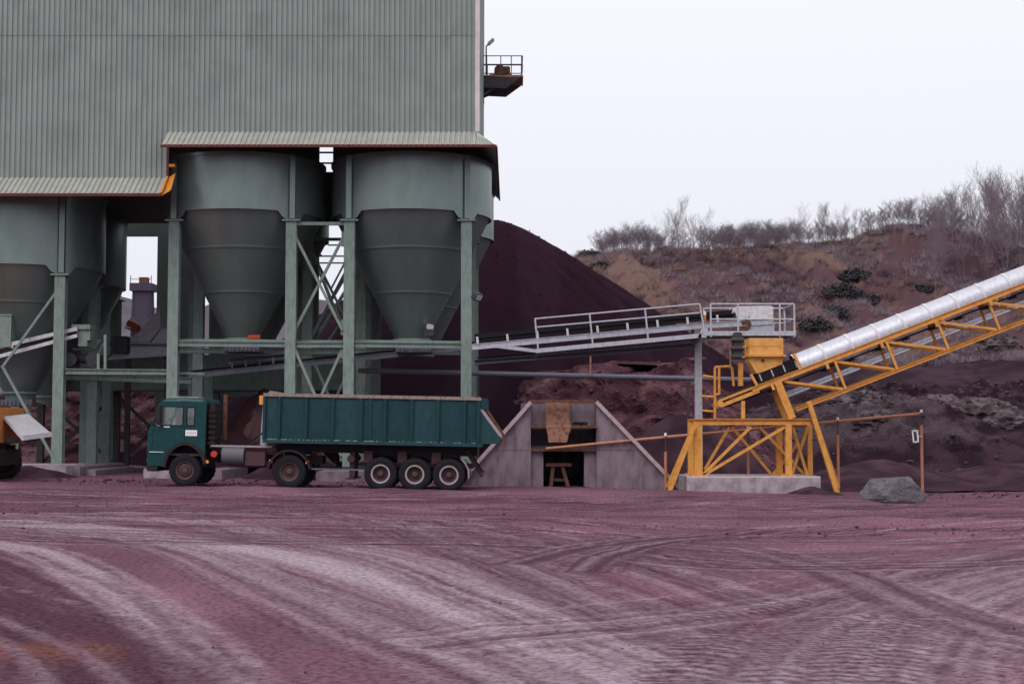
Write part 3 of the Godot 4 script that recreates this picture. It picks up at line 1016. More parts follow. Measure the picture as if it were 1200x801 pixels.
	g.box(Vector3((cx0 + cx1) / 2, (ytop + ysh) / 2 + 0.04, -d - 0.74), Vector3(cx1 - cx0, ytop - ysh - 0.02, 0.06))
	part(c, "back_plate", g, M.rust_light)
	g = Geo.new()
	g.xf = Transform3D(Basis(Vector3.FORWARD, PI / 2), Vector3((cx0 + cx1) / 2, ysh + 0.02, -d - 0.1))
	g.lathe([Vector2(0.28, -(cx1 - cx0) / 2), Vector2(0.28, (cx1 - cx0) / 2)], 16, 0.0, PI)
	part(c, "roll", g, M.rust_light)
	g = Geo.new()
	g.quad(Vector3(cx0 + 0.08, at(650, 517.5, d).y, -d + 0.12), Vector3(cx1 - 0.14, at(650, 517.5, d).y, -d + 0.12), Vector3(cx1, ysh + 0.05, -d + 0.17), Vector3(cx0, ysh + 0.05, -d + 0.17))
	g.quad(Vector3(cx1 - 0.14, at(650, 517.5, d).y, -d + 0.08), Vector3(cx0 + 0.08, at(650, 517.5, d).y, -d + 0.08), Vector3(cx0, ysh + 0.05, -d + 0.13), Vector3(cx1, ysh + 0.05, -d + 0.13))
	g.bar(Vector3(cx0 + 0.08, at(650, 517.5, d).y, -d + 0.1), Vector3(cx1 - 0.14, at(650, 517.5, d).y, -d + 0.1), 0.05, 0.03)
	part(c, "apron", g, M.rust_light)
	# spilt stones on the shelf
	var sp := thing("spilt_stones", "row of dark stones lying on the loading bay shelf", "stones", at(680, 496, d))
	g = Geo.new()
	for i in 9:
		var q := Vector3(at(673, 495, d).x + i * 0.05, ysh + 0.08, -d - 0.1 + rng.randf_range(-0.05, 0.05))
		g.box(q, Vector3(0.09, 0.1, 0.1), Basis.from_euler(Vector3(rng.randf() * 3, rng.randf() * 3, rng.randf() * 3)))
	var so := part(sp, "stone_row", g, M.belt)
	so.set_meta("kind", "stuff")
	# trestle inside the opening
	var s := thing("wooden_trestle", "wooden trestle standing in the dark loading bay opening", "trestle", at(655, 577, d + 0.9))
	var gy := ground_height(1.6, -51)
	for z in [-d - 0.7, -d - 1.5]:
		for e in [[648, 546, 645.5], [659, 546, 666]]:
			g = Geo.new()
			var a := at(e[0], e[1], d + 0.8)
			g.bar(Vector3(at(e[2], 577, d + 0.8).x, gy, z), Vector3(a.x, a.y, z), 0.12, 0.12, Vector3.BACK)
			part(s, "leg", g, M.trestle_wood)
		g = Geo.new()
		g.bar(at(644, 562, d + 0.8 if z > -51.0 else d + 1.6), at(662, 562, d + 0.8 if z > -51.0 else d + 1.6), 0.06, 0.09)
		part(s, "cross_bar", g, M.rust)
	g = Geo.new()
	g.box(at(654, 544, d + 1.1), Vector3(0.9, 0.12, 1.1))
	part(s, "top_board", g, M.trestle_wood)


# ---------- orange conveyor with galvanised covers, its hopper and its stand ----------
func build_orange_conveyor() -> void:
	var d := 48.4
	var t := thing("covered_conveyor", "orange lattice belt conveyor with silver arched covers climbing to the right", "conveyor", at(840, 474, d))
	var tail := at(838, 473, d)
	var ang := atan(0.384)
	var X := Vector3(cos(ang), sin(ang), 0)
	var Y := Vector3(-sin(ang), cos(ang), 0)
	var frame := Transform3D(Basis(X, Y, Vector3.BACK), tail)
	var L := 27.0
	var g: Geo
	var scale := 1700.0 / d * cos(ang)
	var u0: float = (922 - 838) / scale
	for z in [0.52, -0.52]:
		g = Geo.new(); g.xf = frame
		g.girder(Vector3(1.25, 0.0, z), Vector3(L, 0.0, z), 0.1, 0.17, 0.02)
		part(t, "top_chord", g, M.orange)
		g = Geo.new(); g.xf = frame
		g.girder(Vector3(u0 - 0.2, -1.12, z), Vector3(L, -1.12, z), 0.12, 0.12, 0.02)
		part(t, "bottom_chord", g, M.orange)
		var i := 0
		var u := u0 + 1.58
		while u < L - 1.9:
			g = Geo.new(); g.xf = frame
			g.bar(Vector3(u, -0.09, z), Vector3(u, -1.06, z), 0.08, 0.08)
			part(t, "upright", g, M.orange)
			g = Geo.new(); g.xf = frame
			g.bar(Vector3(u - 1.8, -0.12, z - 0.03), Vector3(u - 0.08, -1.04, z - 0.03), 0.05, 0.08)
			part(t, "diagonal", g, M.orange)
			u += 1.83
			i += 1
	for k in 14:
		var u := u0 + 1.58 + k * 1.83
		if u > L: break
		g = Geo.new(); g.xf = frame
		g.bar(Vector3(u, -1.12, -0.46), Vector3(u, -1.12, 0.46), 0.06, 0.06)
		part(t, "cross_tie", g, M.orange)
		g = Geo.new(); g.xf = frame
		g.bar(Vector3(u, -1.15, -0.46), Vector3(u + 1.8, -1.15, 0.46), 0.05, 0.05)
		part(t, "bottom_lacing", g, M.orange)
	# curved tail channel, in two cheeks
	for z in [0.5, -0.5]:
		g = Geo.new(); g.xf = frame
		var poly := PackedVector2Array()
		for k in 9:
			var a := -PI / 2 - PI * k / 8.0
			poly.append(Vector2(0.16 + cos(a) * 0.16, -0.04 + sin(a) * 0.13))
		poly.append(Vector2(1.45, 0.09)); poly.append(Vector2(1.45, 0.03)); poly.append(Vector2(0.2, 0.02)); poly.append(Vector2(0.18, -0.05)); poly.append(Vector2(1.45, -0.04)); poly.append(Vector2(1.45, -0.16))
		poly.reverse()
		g.prism(poly, z - 0.05, z + 0.05)
		part(t, "tail_cheek", g, M.orange)
	g = Geo.new(); g.xf = frame
	g.tube(Vector3(0.3, -0.02, -0.4), Vector3(0.3, -0.02, 0.4), 0.17, 0.17, 14)
	part(t, "tail_drum", g, M.dark_steel)
	g = Geo.new(); g.xf = frame
	g.bar(Vector3(0.3, 0.13, 0), Vector3(L, 0.13, 0), 0.78, 0.03)
	part(t, "belt", g, M.belt)
	g = Geo.new(); g.xf = frame
	g.bar(Vector3(0.3, -0.22, 0), Vector3(L, -0.22, 0), 0.78, 0.03)
	part(t, "return_belt", g, M.belt)
	for k in 26:
		var u := 1.5 + k * 0.97
		g = Geo.new(); g.xf = frame
		g.tube(Vector3(u, 0.05, -0.46), Vector3(u, 0.05, 0.46), 0.055, 0.055, 8)
		g.tube(Vector3(u + 0.4, -0.27, -0.46), Vector3(u + 0.4, -0.27, 0.46), 0.05, 0.05, 8)
		part(t, "roller", g, M.dark_steel)
		if k % 2 == 0:
			g = Geo.new(); g.xf = frame
			g.box(Vector3(u + 0.4, -0.17, 0.6), Vector3(0.09, 0.16, 0.08))
			part(t, "roller_hanger", g, M.yellow)
	# black skirt plates under the hopper with their pale clips
	for z in [0.44, -0.44]:
		g = Geo.new(); g.xf = frame
		g.box(Vector3(2.3, 0.3, z), Vector3(1.5, 0.32, 0.03))
		part(t, "skirt_board", g, M.belt)
	for k in 4:
		g = Geo.new(); g.xf = frame
		g.box(Vector3(1.66 + k * 0.42, 0.28, 0.475), Vector3(0.04, 0.24, 0.03))
		part(t, "skirt_clip", g, M.steel_worn)
	for u in [1.45, 3.02]:
		g = Geo.new(); g.xf = frame
		g.bar(Vector3(u, 0.09, 0.52), Vector3(u - 0.06, 0.62 if u > 2 else 0.5, 0.52), 0.09, 0.09)
		part(t, "skirt_post", g, M.orange)
	# arched covers
	var step: float = 31.0 / scale * 1.0
	var c0: float = (931 - 838) / scale * 1.0 + 0.12
	var k2 := 0
	while c0 + step < L:
		g = Geo.new()
		var arc := []
		for i in 15:
			var a := -0.12 + (PI + 0.24) * i / 14.0
			arc.append(Vector2(cos(a) * 0.53, sin(a) * 0.5 + 0.1))
		g.xf = frame * Transform3D(Basis(Vector3(0, 0, 1), Vector3(0, 1, 0), Vector3(-1, 0, 0)), Vector3(c0, 0, 0))
		# arc lies in local xy, runs along local -z (= conveyor x)
		for i in 14:
			var a: Vector2 = arc[i]
			var b: Vector2 = arc[i + 1]
			var na := Vector3(a.x, a.y - 0.1, 0).normalized()
			var nb := Vector3(b.x, b.y - 0.1, 0).normalized()
			g.smooth_quad(Vector3(a.x, a.y, 0), Vector3(a.x, a.y, -step + 0.01), Vector3(b.x, b.y, -step + 0.01), Vector3(b.x, b.y, 0), na, na, nb, nb)
			g.smooth_quad(Vector3(a.x, a.y, 0) * 0.985, Vector3(b.x, b.y, 0) * 0.985, Vector3(b.x * 0.985, b.y * 0.985, -step + 0.01), Vector3(a.x * 0.985, a.y * 0.985, -step + 0.01), -na, -nb, -nb, -na)
		var cover := part(t, "cover", g, M.galvanised)
		# raised lap strap on one edge
		var s := Geo.new()
		s.xf = g.xf
		for i in 14:
			var a: Vector2 = arc[i] * 1.03
			var b: Vector2 = arc[i + 1] * 1.03
			s.quad(Vector3(a.x, a.y, 0.02), Vector3(a.x, a.y, -0.06), Vector3(b.x, b.y, -0.06), Vector3(b.x, b.y, 0.02))
			s.quad(Vector3(arc[i].x, arc[i].y, 0.02), Vector3(a.x, a.y, 0.02), Vector3(b.x, b.y, 0.02), Vector3(arc[i + 1].x, arc[i + 1].y, 0.02))
		part(cover, "lap_strap", s, M.white_steel)
		c0 += step
		k2 += 1
	# far walkway along the belt
	for s in [[-0.68, 0.05], [-0.58, 0.04], [-0.02, 0.03]]:
		g = Geo.new(); g.xf = frame
		g.bar(Vector3(u0 - 0.4, s[0], -1.35), Vector3(L, s[0], -1.35), s[1], s[1] * 2.0)
		part(t, "far_rail", g, M.grey_steel)
	for k in 12:
		g = Geo.new(); g.xf = frame
		g.bar(Vector3(u0 + k * 2.0, -0.7, -1.33), Vector3(u0 + k * 2.0, 0.0, -1.33), 0.05, 0.05)
		part(t, "far_rail_post", g, M.orange)
	g = Geo.new(); g.xf = frame
	g.bar(Vector3(u0 - 0.4, -0.7, -0.98), Vector3(L, -0.7, -0.98), 0.7, 0.04)
	part(t, "far_walkway", g, M.grey_steel)
	# trestle far up the belt
	for z in [0.55, -0.55]:
		g = Geo.new()
		var p: Vector3 = frame * Vector3(L - 3.0, -1.15, z)
		g.girder(Vector3(p.x, -0.6, p.z + z * 1.2), p, 0.25, 0.25, 0.03, Vector3.RIGHT)
		part(t, "trestle_leg", g, M.orange)
	# raking box column that carries the foot of the truss
	for z in [0.5, -0.5]:
		g = Geo.new()
		var a := at(907, 446, d)
		var b := at(925, 490, d)
		g.girder(Vector3(b.x, b.y, -d + z), Vector3(a.x, a.y, -d + z), 0.24, 0.2, 0.03, Vector3.BACK)
		part(t, "raking_column", g, M.orange)
	g = Geo.new()
	var q := at(868, 470, d)
	g.bar(Vector3(q.x, at(868, 490, d).y, -d + 0.5), Vector3(q.x, q.y, -d + 0.5), 0.12, 0.12)
	part(t, "tail_post", g, M.orange)

	# hopper
	var hd := d - 0.05
	var h := thing("feed_hopper", "square yellow steel feed hopper over the foot of the covered conveyor", "hopper", at(895, 430, hd))
	var zf := -hd + 0.5
	var zb := -hd - 0.5
	g = Geo.new()
	var A := at(875.5, 397, hd)
	var B := at(915, 417.5, hd)
	g.box(Vector3((A.x + B.x) / 2, (A.y + B.y) / 2, -hd), Vector3(B.x - A.x, A.y - B.y, 1.0))
	part(h, "upper_box", g, M.yellow)
	g = Geo.new()
	g.box(Vector3((A.x + B.x) / 2, B.y, -hd), Vector3(B.x - A.x + 0.15, 0.07, 1.15))
	part(h, "flange", g, M.orange)
	g = Geo.new()
	g.box(Vector3((A.x + B.x) / 2, at(880, 406, hd).y, -hd), Vector3(B.x - A.x + 0.02, 0.03, 1.02))
	part(h, "seam", g, M.orange)
	g = Geo.new()
	g.prism(PackedVector2Array([at2(876, 418, hd), at2(876, 424, hd), at2(884.5, 438, hd), at2(889, 437, hd), at2(914.5, 427, hd), at2(915, 418, hd)]), zb + 0.08, zf - 0.08)
	part(h, "lower_box", g, M.yellow)
	g = Geo.new()
	g.tube(at(891.5, 423, hd) + Vector3(0, 0, 0.42), at(891.5, 423, hd) + Vector3(0, 0, 0.46), 0.06, 0.06, 8)
	part(h, "bolt", g, M.rust)
	for px in [873, 917]:
		g = Geo.new()
		g.box(Vector3(at(px, 406, hd).x, at(px, 406, hd).y, -hd), Vector3(0.1, 0.08, 0.2))
		part(h, "lug", g, M.orange)
	# stand
	var nd := 47.75
	var fd := 49.4
	var s := thing("orange_stand", "orange steel trestle stand with raking legs on the concrete block", "stand", at(880, 558, 48.5))
	var btop := at(880, 558, 47.3).y
	for px in [818, 924]:
		for z in [nd, fd]:
			g = Geo.new()
			var x := at(px, 520, nd).x
			g.girder(Vector3(x, btop, -z), Vector3(x, at(px, 497, nd).y, -z), 0.26 if px == 818 else 0.2, 0.2, 0.025, Vector3.BACK)
			part(s, "leg", g, M.orange)
	g = Geo.new()
	g.girder(Vector3(at(947, 520, fd).x, btop, -fd + 0.3), Vector3(at(947, 520, fd).x, at(947, 497, nd).y, -fd + 0.3), 0.16, 0.16, 0.02, Vector3.BACK)
	part(s, "leg", g, M.orange)
	for z in [nd, fd]:
		g = Geo.new()
		g.girder(Vector3(at(813, 493, nd).x, at(813, 494, nd).y, -z), Vector3(at(950, 493, nd).x, at(950, 494, nd).y, -z), 0.2, 0.2, 0.025)
		part(s, "top_beam", g, M.orange)
	for px in [822, 868, 925, 945]:
		g = Geo.new()
		g.bar(Vector3(at(px, 493, nd).x, at(px, 493, nd).y, -nd - 0.12), Vector3(at(px, 493, nd).x, at(px, 493, nd).y, -fd + 0.12), 0.14, 0.12)
		part(s, "cross_beam", g, M.orange)
	# inclined legs down to the ground
	for e in [[814, 498, 782.5, 581], [948, 470, 982, 581]]:
		g = Geo.new()
		g.girder(at(e[2], e[3], nd - 0.25), at(e[0], e[1], nd - 0.22), 0.14, 0.16, 0.02, Vector3.BACK)
		part(s, "raking_leg", g, M.orange)
		g = Geo.new()
		g.girder(at(e[2], 571, fd + 0.2), at(e[0], e[1], fd + 0.2), 0.14, 0.16, 0.02, Vector3.BACK)
		part(s, "raking_leg", g, M.orange)
	for e in [[824, 556, 880, 500, nd, 0], [824, 557, 920, 500, nd, 1], [890, 500, 944, 557, fd - 0.3, 0], [928, 556, 947, 500, fd - 0.4, 0], [929, 500, 946, 556, fd - 0.5, 1], [855, 500, 826, 550, fd, 1], [858, 500, 905, 557, fd, 1], [905, 557, 935, 520, fd, 1]]:
		g = Geo.new()
		g.bar(at(e[0], e[1], e[4]), at(e[2], e[3], e[4]), 0.09, 0.11, Vector3.BACK)
		part(s, "diagonal", g, M.orange)
	# ladder frame behind the tail
	var lad := thing("ladder_frame", "orange ladder guard frame behind the conveyor tail", "ladder", at(848, 490, 50.9))
	for e in [[838, 430, 838, 490], [843, 430, 843, 462], [858, 430, 860, 452], [838, 430, 858, 429], [838, 462, 843, 462], [836, 442, 824, 440], [836, 465, 822, 464], [836, 482, 822, 481]]:
		g = Geo.new()
		g.tube(at(e[0], e[1], 50.2), at(e[2], e[3], 50.2), 0.05, 0.05, 6)
		part(lad, "rail", g, M.orange)
	# drive gear behind the hopper
	var dg := thing("chute_drive", "dark drive unit hanging behind the yellow hopper", "machine", at(865, 420, 49.9))
	g = Geo.new()
	g.soft_box(at(864, 405, 49.9), Vector3(0.3, 0.9, 0.4), 0.04)
	part(dg, "casing", g, M.dark_steel)
	g = Geo.new()
	for y in [398, 408, 418]: g.tube(at(857, y, 49.7), at(872, y, 49.7), 0.08, 0.08, 8)
	part(dg, "pulley", g, M.dark_steel)
	g = Geo.new()
	g.bar(at(868, 425, 49.9), at(868, 452, 49.9), 0.16, 0.16)
	part(dg, "post", g, M.orange)
	g = Geo.new()
	g.bar(at(856, 397, 49.9), at(856, 432, 49.9), 0.05, 0.05)
	part(dg, "tie_rod", g, M.rust_light)

	# block
	var b := thing("foundation_block", "long pale concrete foundation block under the orange stand", "block", at(884, 582, 47.3))
	g = Geo.new()
	var l := at(805, 558, 47.3)
	var r := at(962, 558, 47.3)
	g.xf = Transform3D(Basis(Vector3.UP, PI / 2), Vector3((l.x + r.x) / 2, l.y - 0.45, -48.7))
	g.soft_box(Vector3.ZERO, Vector3(2.8, 0.9, r.x - l.x), 0.04)
	part(b, "block_body", g, M.concrete_light)
	for z in [-1, 1]:
		g = Geo.new()
		g.box(Vector3(l.x + 0.45, l.y + 0.02, -48.55 + z * 0.82), Vector3(0.5, 0.04, 0.4))
		g.box(Vector3(r.x - 1.0, l.y + 0.02, -48.55 + z * 0.82), Vector3(0.5, 0.04, 0.4))
		part(b, "base_plate", g, M.orange)

	# cable pipe on posts
	var pd := 49.9
	var line := thing("cable_pipe", "long thin orange cable pipe rising past the stand to the end post", "pipe", at(700, 518, pd))
	var pts := [[640, 525.5], [780, 512], [877, 503.5], [982, 493.5], [1080, 484.5]]
	for i in pts.size() - 1:
		g = Geo.new()
		g.tube(at(pts[i][0], pts[i][1], pd), at(pts[i + 1][0], pts[i + 1][1], pd), 0.05, 0.05, 8)
		part(line, "pipe_length", g, M.pipe_salmon)
	var labels := ["short orange post beside the loading bay's right wing wall", "orange post in the middle of the orange stand", "orange post right of the stand, nearest the boulder's left side", "tall end post of the cable pipe, right of the boulder"]
	var tops := [529, 526, 509, 498]
	for i in 4:
		var px: float = pts[i + 1][0]
		var p := at(px, tops[i], pd - 0.13)
		var o := thing("cable_post", labels[i], "post", Vector3(p.x, ground_height(p.x, p.z), p.z), "posts of the orange cable pipe")
		g = Geo.new()
		g.tube(Vector3(p.x, ground_height(p.x, p.z) - 0.2, p.z), p, 0.052, 0.052, 8)
		part(o, "shaft", g, M.pipe_salmon)
		g = Geo.new()
		var pt := at(px, pts[i + 1][1] - 1.5, pd - 0.13)
		g.tube(p, pt, 0.02, 0.02, 6)
		part(o, "rod", g, M.dark_steel)
		g = Geo.new()
		g.tube(pt, pt + Vector3(0, 0.1, 0), 0.05, 0.045, 8)
		part(o, "insulator", g, M.white)
	var sg := thing("frame_sign", "small tilted white rectangular frame on the end post", "sign", at(1073, 511, 49.6))
	g = Geo.new()
	g.xf = Transform3D(Basis(Vector3.BACK, 0.08), at(1073, 511, 49.6))
	for e in [[0, 0.19, 0.16, 0.045], [0, -0.19, 0.16, 0.045], [-0.08, 0, 0.045, 0.42], [0.08, 0, 0.045, 0.42]]:
		g.box(Vector3(e[0], e[1], 0), Vector3(e[2], e[3], 0.04))
	part(sg, "frame", g, M.white)
	g = Geo.new()
	g.bar(at(1076, 511, 49.6), at(1080, 511, 49.7), 0.05, 0.05)
	part(sg, "bracket", g, M.steel_worn)


# ---------- machinery on the left under the low silo ----------
func build_left_machines() -> void:
	var d := 53.45
	var g: Geo
	var t := thing("feeder_belt", "pale inclined feeder belt frame under the low silo at the left edge", "conveyor", at(40, 405, d))
	for z in [d - 0.3, d + 0.5]:
		g = Geo.new()
		g.bar(at(-30, 413, z), at(90, 385, z), 0.06, 0.14)
		part(t, "upper_rail", g, M.white_steel)
		g = Geo.new()
		g.bar(at(-30, 425, z), at(90, 393, z), 0.06, 0.13)
		part(t, "lower_rail", g, M.white_steel)
	g = Geo.new()
	g.bar(at(-30, 415, d + 0.1), at(91, 387, d + 0.1), 0.7, 0.12)
	part(t, "belt", g, M.grey_dull)
	for px in [3, 14]:
		g = Geo.new()
		g.bar(at(px, 408, d - 0.3), at(px, 402, d - 0.3), 0.08, 0.08)
		part(t, "clamp", g, M.white_steel)
	var b := thing("green_feed_box", "small green sheet metal box at the left edge above the feeder belt", "box", at(5, 405, d))
	g = Geo.new()
	g.soft_box(at(4, 389, d), Vector3(0.8, 1.15, 0.8), 0.03)
	part(b, "casing", g, M.green_steel)
	g = Geo.new()
	g.box(at(4, 389, d) + Vector3(0, 0.6, 0), Vector3(0.86, 0.06, 0.86))
	part(b, "lid", g, M.green_steel)
	# green chute and drive on the deck
	var c := thing("green_hopper_chute", "green transfer chute with a wide collar at the head of the feeder belt", "chute", at(98, 406, 53.6))
	g = Geo.new()
	g.box(at(97.5, 383.5, 53.6), Vector3(0.68, 0.17, 0.68))
	part(c, "collar", g, M.green_steel)
	g = Geo.new()
	g.prism(PackedVector2Array([at2(91, 386.5, 53.6), at2(91.5, 392, 53.6), at2(93.5, 394, 53.6), at2(93.5, 406, 53.6), at2(104, 406, 53.6), at2(104, 399, 53.6), at2(107.5, 399, 53.6), at2(107.5, 386.5, 53.6)]), -53.9, -53.35)
	part(c, "body", g, M.green_steel)
	var m := thing("belt_drive", "dark belt drive drum on the green deck beam under the low silo", "machine", at(97, 432, 54.4))
	g = Geo.new()
	g.tube(at(86, 420, 54.4), at(106, 420, 54.4), 0.18, 0.18, 12)
	part(m, "drum", g, M.grey_dull)
	for px in [83, 110]:
		g = Geo.new()
		g.tube(at(px - 2, 421, 53.35), at(px + 2, 421, 54.3), 0.25, 0.25, 12)
		part(m, "end_wheel", g, M.dark_steel)
	g = Geo.new()
	g.bar(at(86, 409, 54.4), at(110, 409.5, 54.4), 0.3, 0.09)
	g.bar(at(110, 409, 54.4), at(117, 398, 54.4), 0.1, 0.1)
	g.bar(at(109, 424, 54.3), at(122, 402, 54.3), 0.07, 0.07)
	part(m, "bed_frame", g, M.green_steel)
	g = Geo.new()
	g.box(at(97, 433, 54.4), Vector3(1.0, 0.12, 0.7))
	part(m, "bed_plate", g, M.dark_steel)
	# pale hopper panel between the silos
	var h := thing("grey_hopper", "pale grey sloping steel hopper seen between the low silo and its neighbour", "hopper", at(175, 420, 60))
	g = Geo.new()
	g.prism(PackedVector2Array([at2(153, 400, 60), at2(188, 361, 60), at2(188, 385, 60), at2(176, 400, 60)]), -60.2, -59.9)
	part(h, "slope_plate", g, M.grey_steel)
	g = Geo.new()
	g.prism(PackedVector2Array([at2(150, 402, 60), at2(126, 422, 60), at2(197, 417, 60), at2(203, 402, 60), at2(203, 384, 60), at2(190, 386, 60), at2(178, 402, 60)]), -60.6, -59.8)
	part(h, "body", g, M.grey_steel)
	g = Geo.new()
	g.bar(at(128, 403, 59.7), at(203, 404, 59.7), 0.08, 0.08)
	part(h, "stiffener", g, M.grey_dull)
	g = Geo.new()
	g.soft_box(at(142, 404, 59.6), Vector3(0.6, 0.7, 0.5), 0.04)
	part(h, "gear_case", g, M.dark_steel)
	for px in [150, 196]:
		g = Geo.new()
		g.bar(Vector3(at(px, 430, 60.2).x, 0, -60.2), at(px, 418, 60.2), 0.2, 0.2)
		part(h, "support", g, M.dark_steel)
	g = Geo.new()
	g.xf = Transform3D(Basis(Vector3.FORWARD, 0.5), at(156, 381, 60.1))
	g.soft_box(Vector3.ZERO, Vector3(0.5, 0.25, 0.4), 0.05)
	part(h, "red_motor", g, M.red)
	# dark floor deck above the rock bank
	var f := thing("shaded_gallery", "dark belt gallery running behind the silo legs at beam height", "gallery", Vector3(-14, 3.2, -62))
	g = Geo.new()
	g.box(Vector3(-14.2, 4.35, -62.4), Vector3(14.5, 1.5, 0.12))
	part(f, "side_panel", g, M.green_steel)
	g = Geo.new()
	g.box(Vector3(-14.2, 3.62, -63.2), Vector3(14.5, 0.12, 1.6))
	part(f, "deck", g, M.green_steel)
	g = Geo.new()
	g.box(Vector3(-14.2, 4.35, -64.0), Vector3(14.5, 1.5, 0.1))
	part(f, "side_panel", g, M.green_steel)
	for x in [-20.5, -17.2, -14.0, -10.5, -7.4]:
		g = Geo.new()
		g.bar(Vector3(x, 0, -63.2), Vector3(x, 3.6, -63.2), 0.26, 0.26)
		part(f, "post", g, M.dark_steel)
	for x in [-20.5, -17.2]:
		g = Geo.new()
		g.bar(Vector3(x, 3.4, -63.1), Vector3(x + 3.2, 0.4, -63.1), 0.12, 0.12)
		part(f, "brace", g, M.dark_steel)
		g = Geo.new()
		g.bar(Vector3(x + 3.2, 3.4, -63.3), Vector3(x, 0.4, -63.3), 0.12, 0.12)
		part(f, "brace", g, M.dark_steel)
	var rm := thing("red_gate_motor", "small red motor beside the outlet of the left tall silo", "motor", at(298, 397, 54.2))
	g = Geo.new()
	g.tube(at(291, 396, 54.2), at(305, 396, 54.2), 0.13, 0.13, 10)
	part(rm, "casing", g, M.red)
	g = Geo.new()
	g.box(at(298, 400, 54.2), Vector3(0.3, 0.08, 0.3))
	part(rm, "foot", g, M.dark_steel)
	var vb := thing("vibrator_motor", "small grey vibrator bolted to the right hand silo cone", "motor", at(504, 384, 54.3))
	g = Geo.new()
	g.xf = Transform3D(Basis(Vector3.BACK, -0.2), at(504, 383, 54.3))
	g.soft_box(Vector3.ZERO, Vector3(0.26, 0.2, 0.26), 0.04)
	part(vb, "cap", g, M.steel_worn)
	g = Geo.new()
	g.soft_box(at(503, 390, 54.3), Vector3(0.36, 0.26, 0.3), 0.05)
	part(vb, "body", g, M.dark_steel)


# ---------- wheels ----------
func add_wheel(parent: Node3D, x: float, y: float, z: float, R: float, width: float, side: float, steer: bool, pale: bool) -> void:
	var w := Node3D.new()
	w.name = "wheel"
	parent.add_child(w, true)
	w.position = Vector3(x, y, z)
	w.rotation.x = PI / 2 * side
	w.rotation.z = rng.randf() * TAU if false else 0.0
	var h := width / 2
	var rr := R * 0.55
	var g := Geo.new()
	g.lathe([Vector2(rr, -h * 0.8), Vector2(R * 0.8, -h), Vector2(R * 0.96, -h * 0.85), Vector2(R, -h * 0.6), Vector2(R, h * 0.6), Vector2(R * 0.96, h * 0.85), Vector2(R * 0.8, h), Vector2(rr + 0.02, h * 0.9), Vector2(rr, h * 0.75)], 36)
	# tread lugs
	for i in 40:
		var a := TAU * i / 40.0
		var dir := Vector3(sin(a), 0, cos(a))
		g.box(dir * (R + 0.004) + Vector3(0, h * 0.38 * (1 if i % 2 else -1), 0), Vector3(0.05, h * 0.7, 0.018), Basis(Vector3.UP, a))
	part_mesh(w, "tyre", g.mesh(), M.rubber)
	g = Geo.new()
	if steer:
		g.lathe([Vector2(rr + 0.02, h * 0.86), Vector2(rr - 0.03, h * 0.7), Vector2(rr - 0.05, h * 0.35), Vector2(R * 0.36, h * 0.62), Vector2(R * 0.2, h * 0.66), Vector2(R * 0.18, h * 0.95), Vector2(0.0, h)], 28)
	else:
		g.lathe([Vector2(rr + 0.02, h * 0.86), Vector2(rr - 0.02, h * 0.74), Vector2(rr - 0.05, h * 0.1), Vector2(R * 0.36, -h * 0.05), Vector2(R * 0.2, h * 0.0), Vector2(R * 0.18, h * 0.42), Vector2(R * 0.12, h * 0.55), Vector2(0.0, h * 0.56)], 28)
	for i in 10:
		var a := TAU * i / 10.0
		var q := Vector3(sin(a), 0, cos(a)) * R * 0.28
		var hh := h * (0.64 if steer else 0.0)
		g.tube(q + Vector3(0, hh - 0.02, 0), q + Vector3(0, hh + 0.05, 0), 0.022, 0.018, 6)
	part_mesh(w, "rim", g.mesh(), M.rim_red)
	if pale:
		g = Geo.new()
		g.lathe([Vector2(rr - 0.035, h * 0.76), Vector2(rr - 0.03, h * 0.9), Vector2(rr + 0.02, h * 0.93), Vector2(rr + 0.022, h * 0.86)], 36)
		part_mesh(w, "rim_ring", g.mesh(), M.rim_pale)

func arch_poly(cx: float, cy: float, a: float, b: float, t: float, from: float, to: float) -> PackedVector2Array:
	var p := PackedVector2Array()
	for i in 17:
		var s := lerpf(from, to, i / 16.0)
		p.append(Vector2(cx + cos(s) * (a + t), cy + sin(s) * (b + t)))
	for i in 17:
		var s := lerpf(to, from, i / 16.0)
		p.append(Vector2(cx + cos(s) * a, cy + sin(s) * b))
	return p

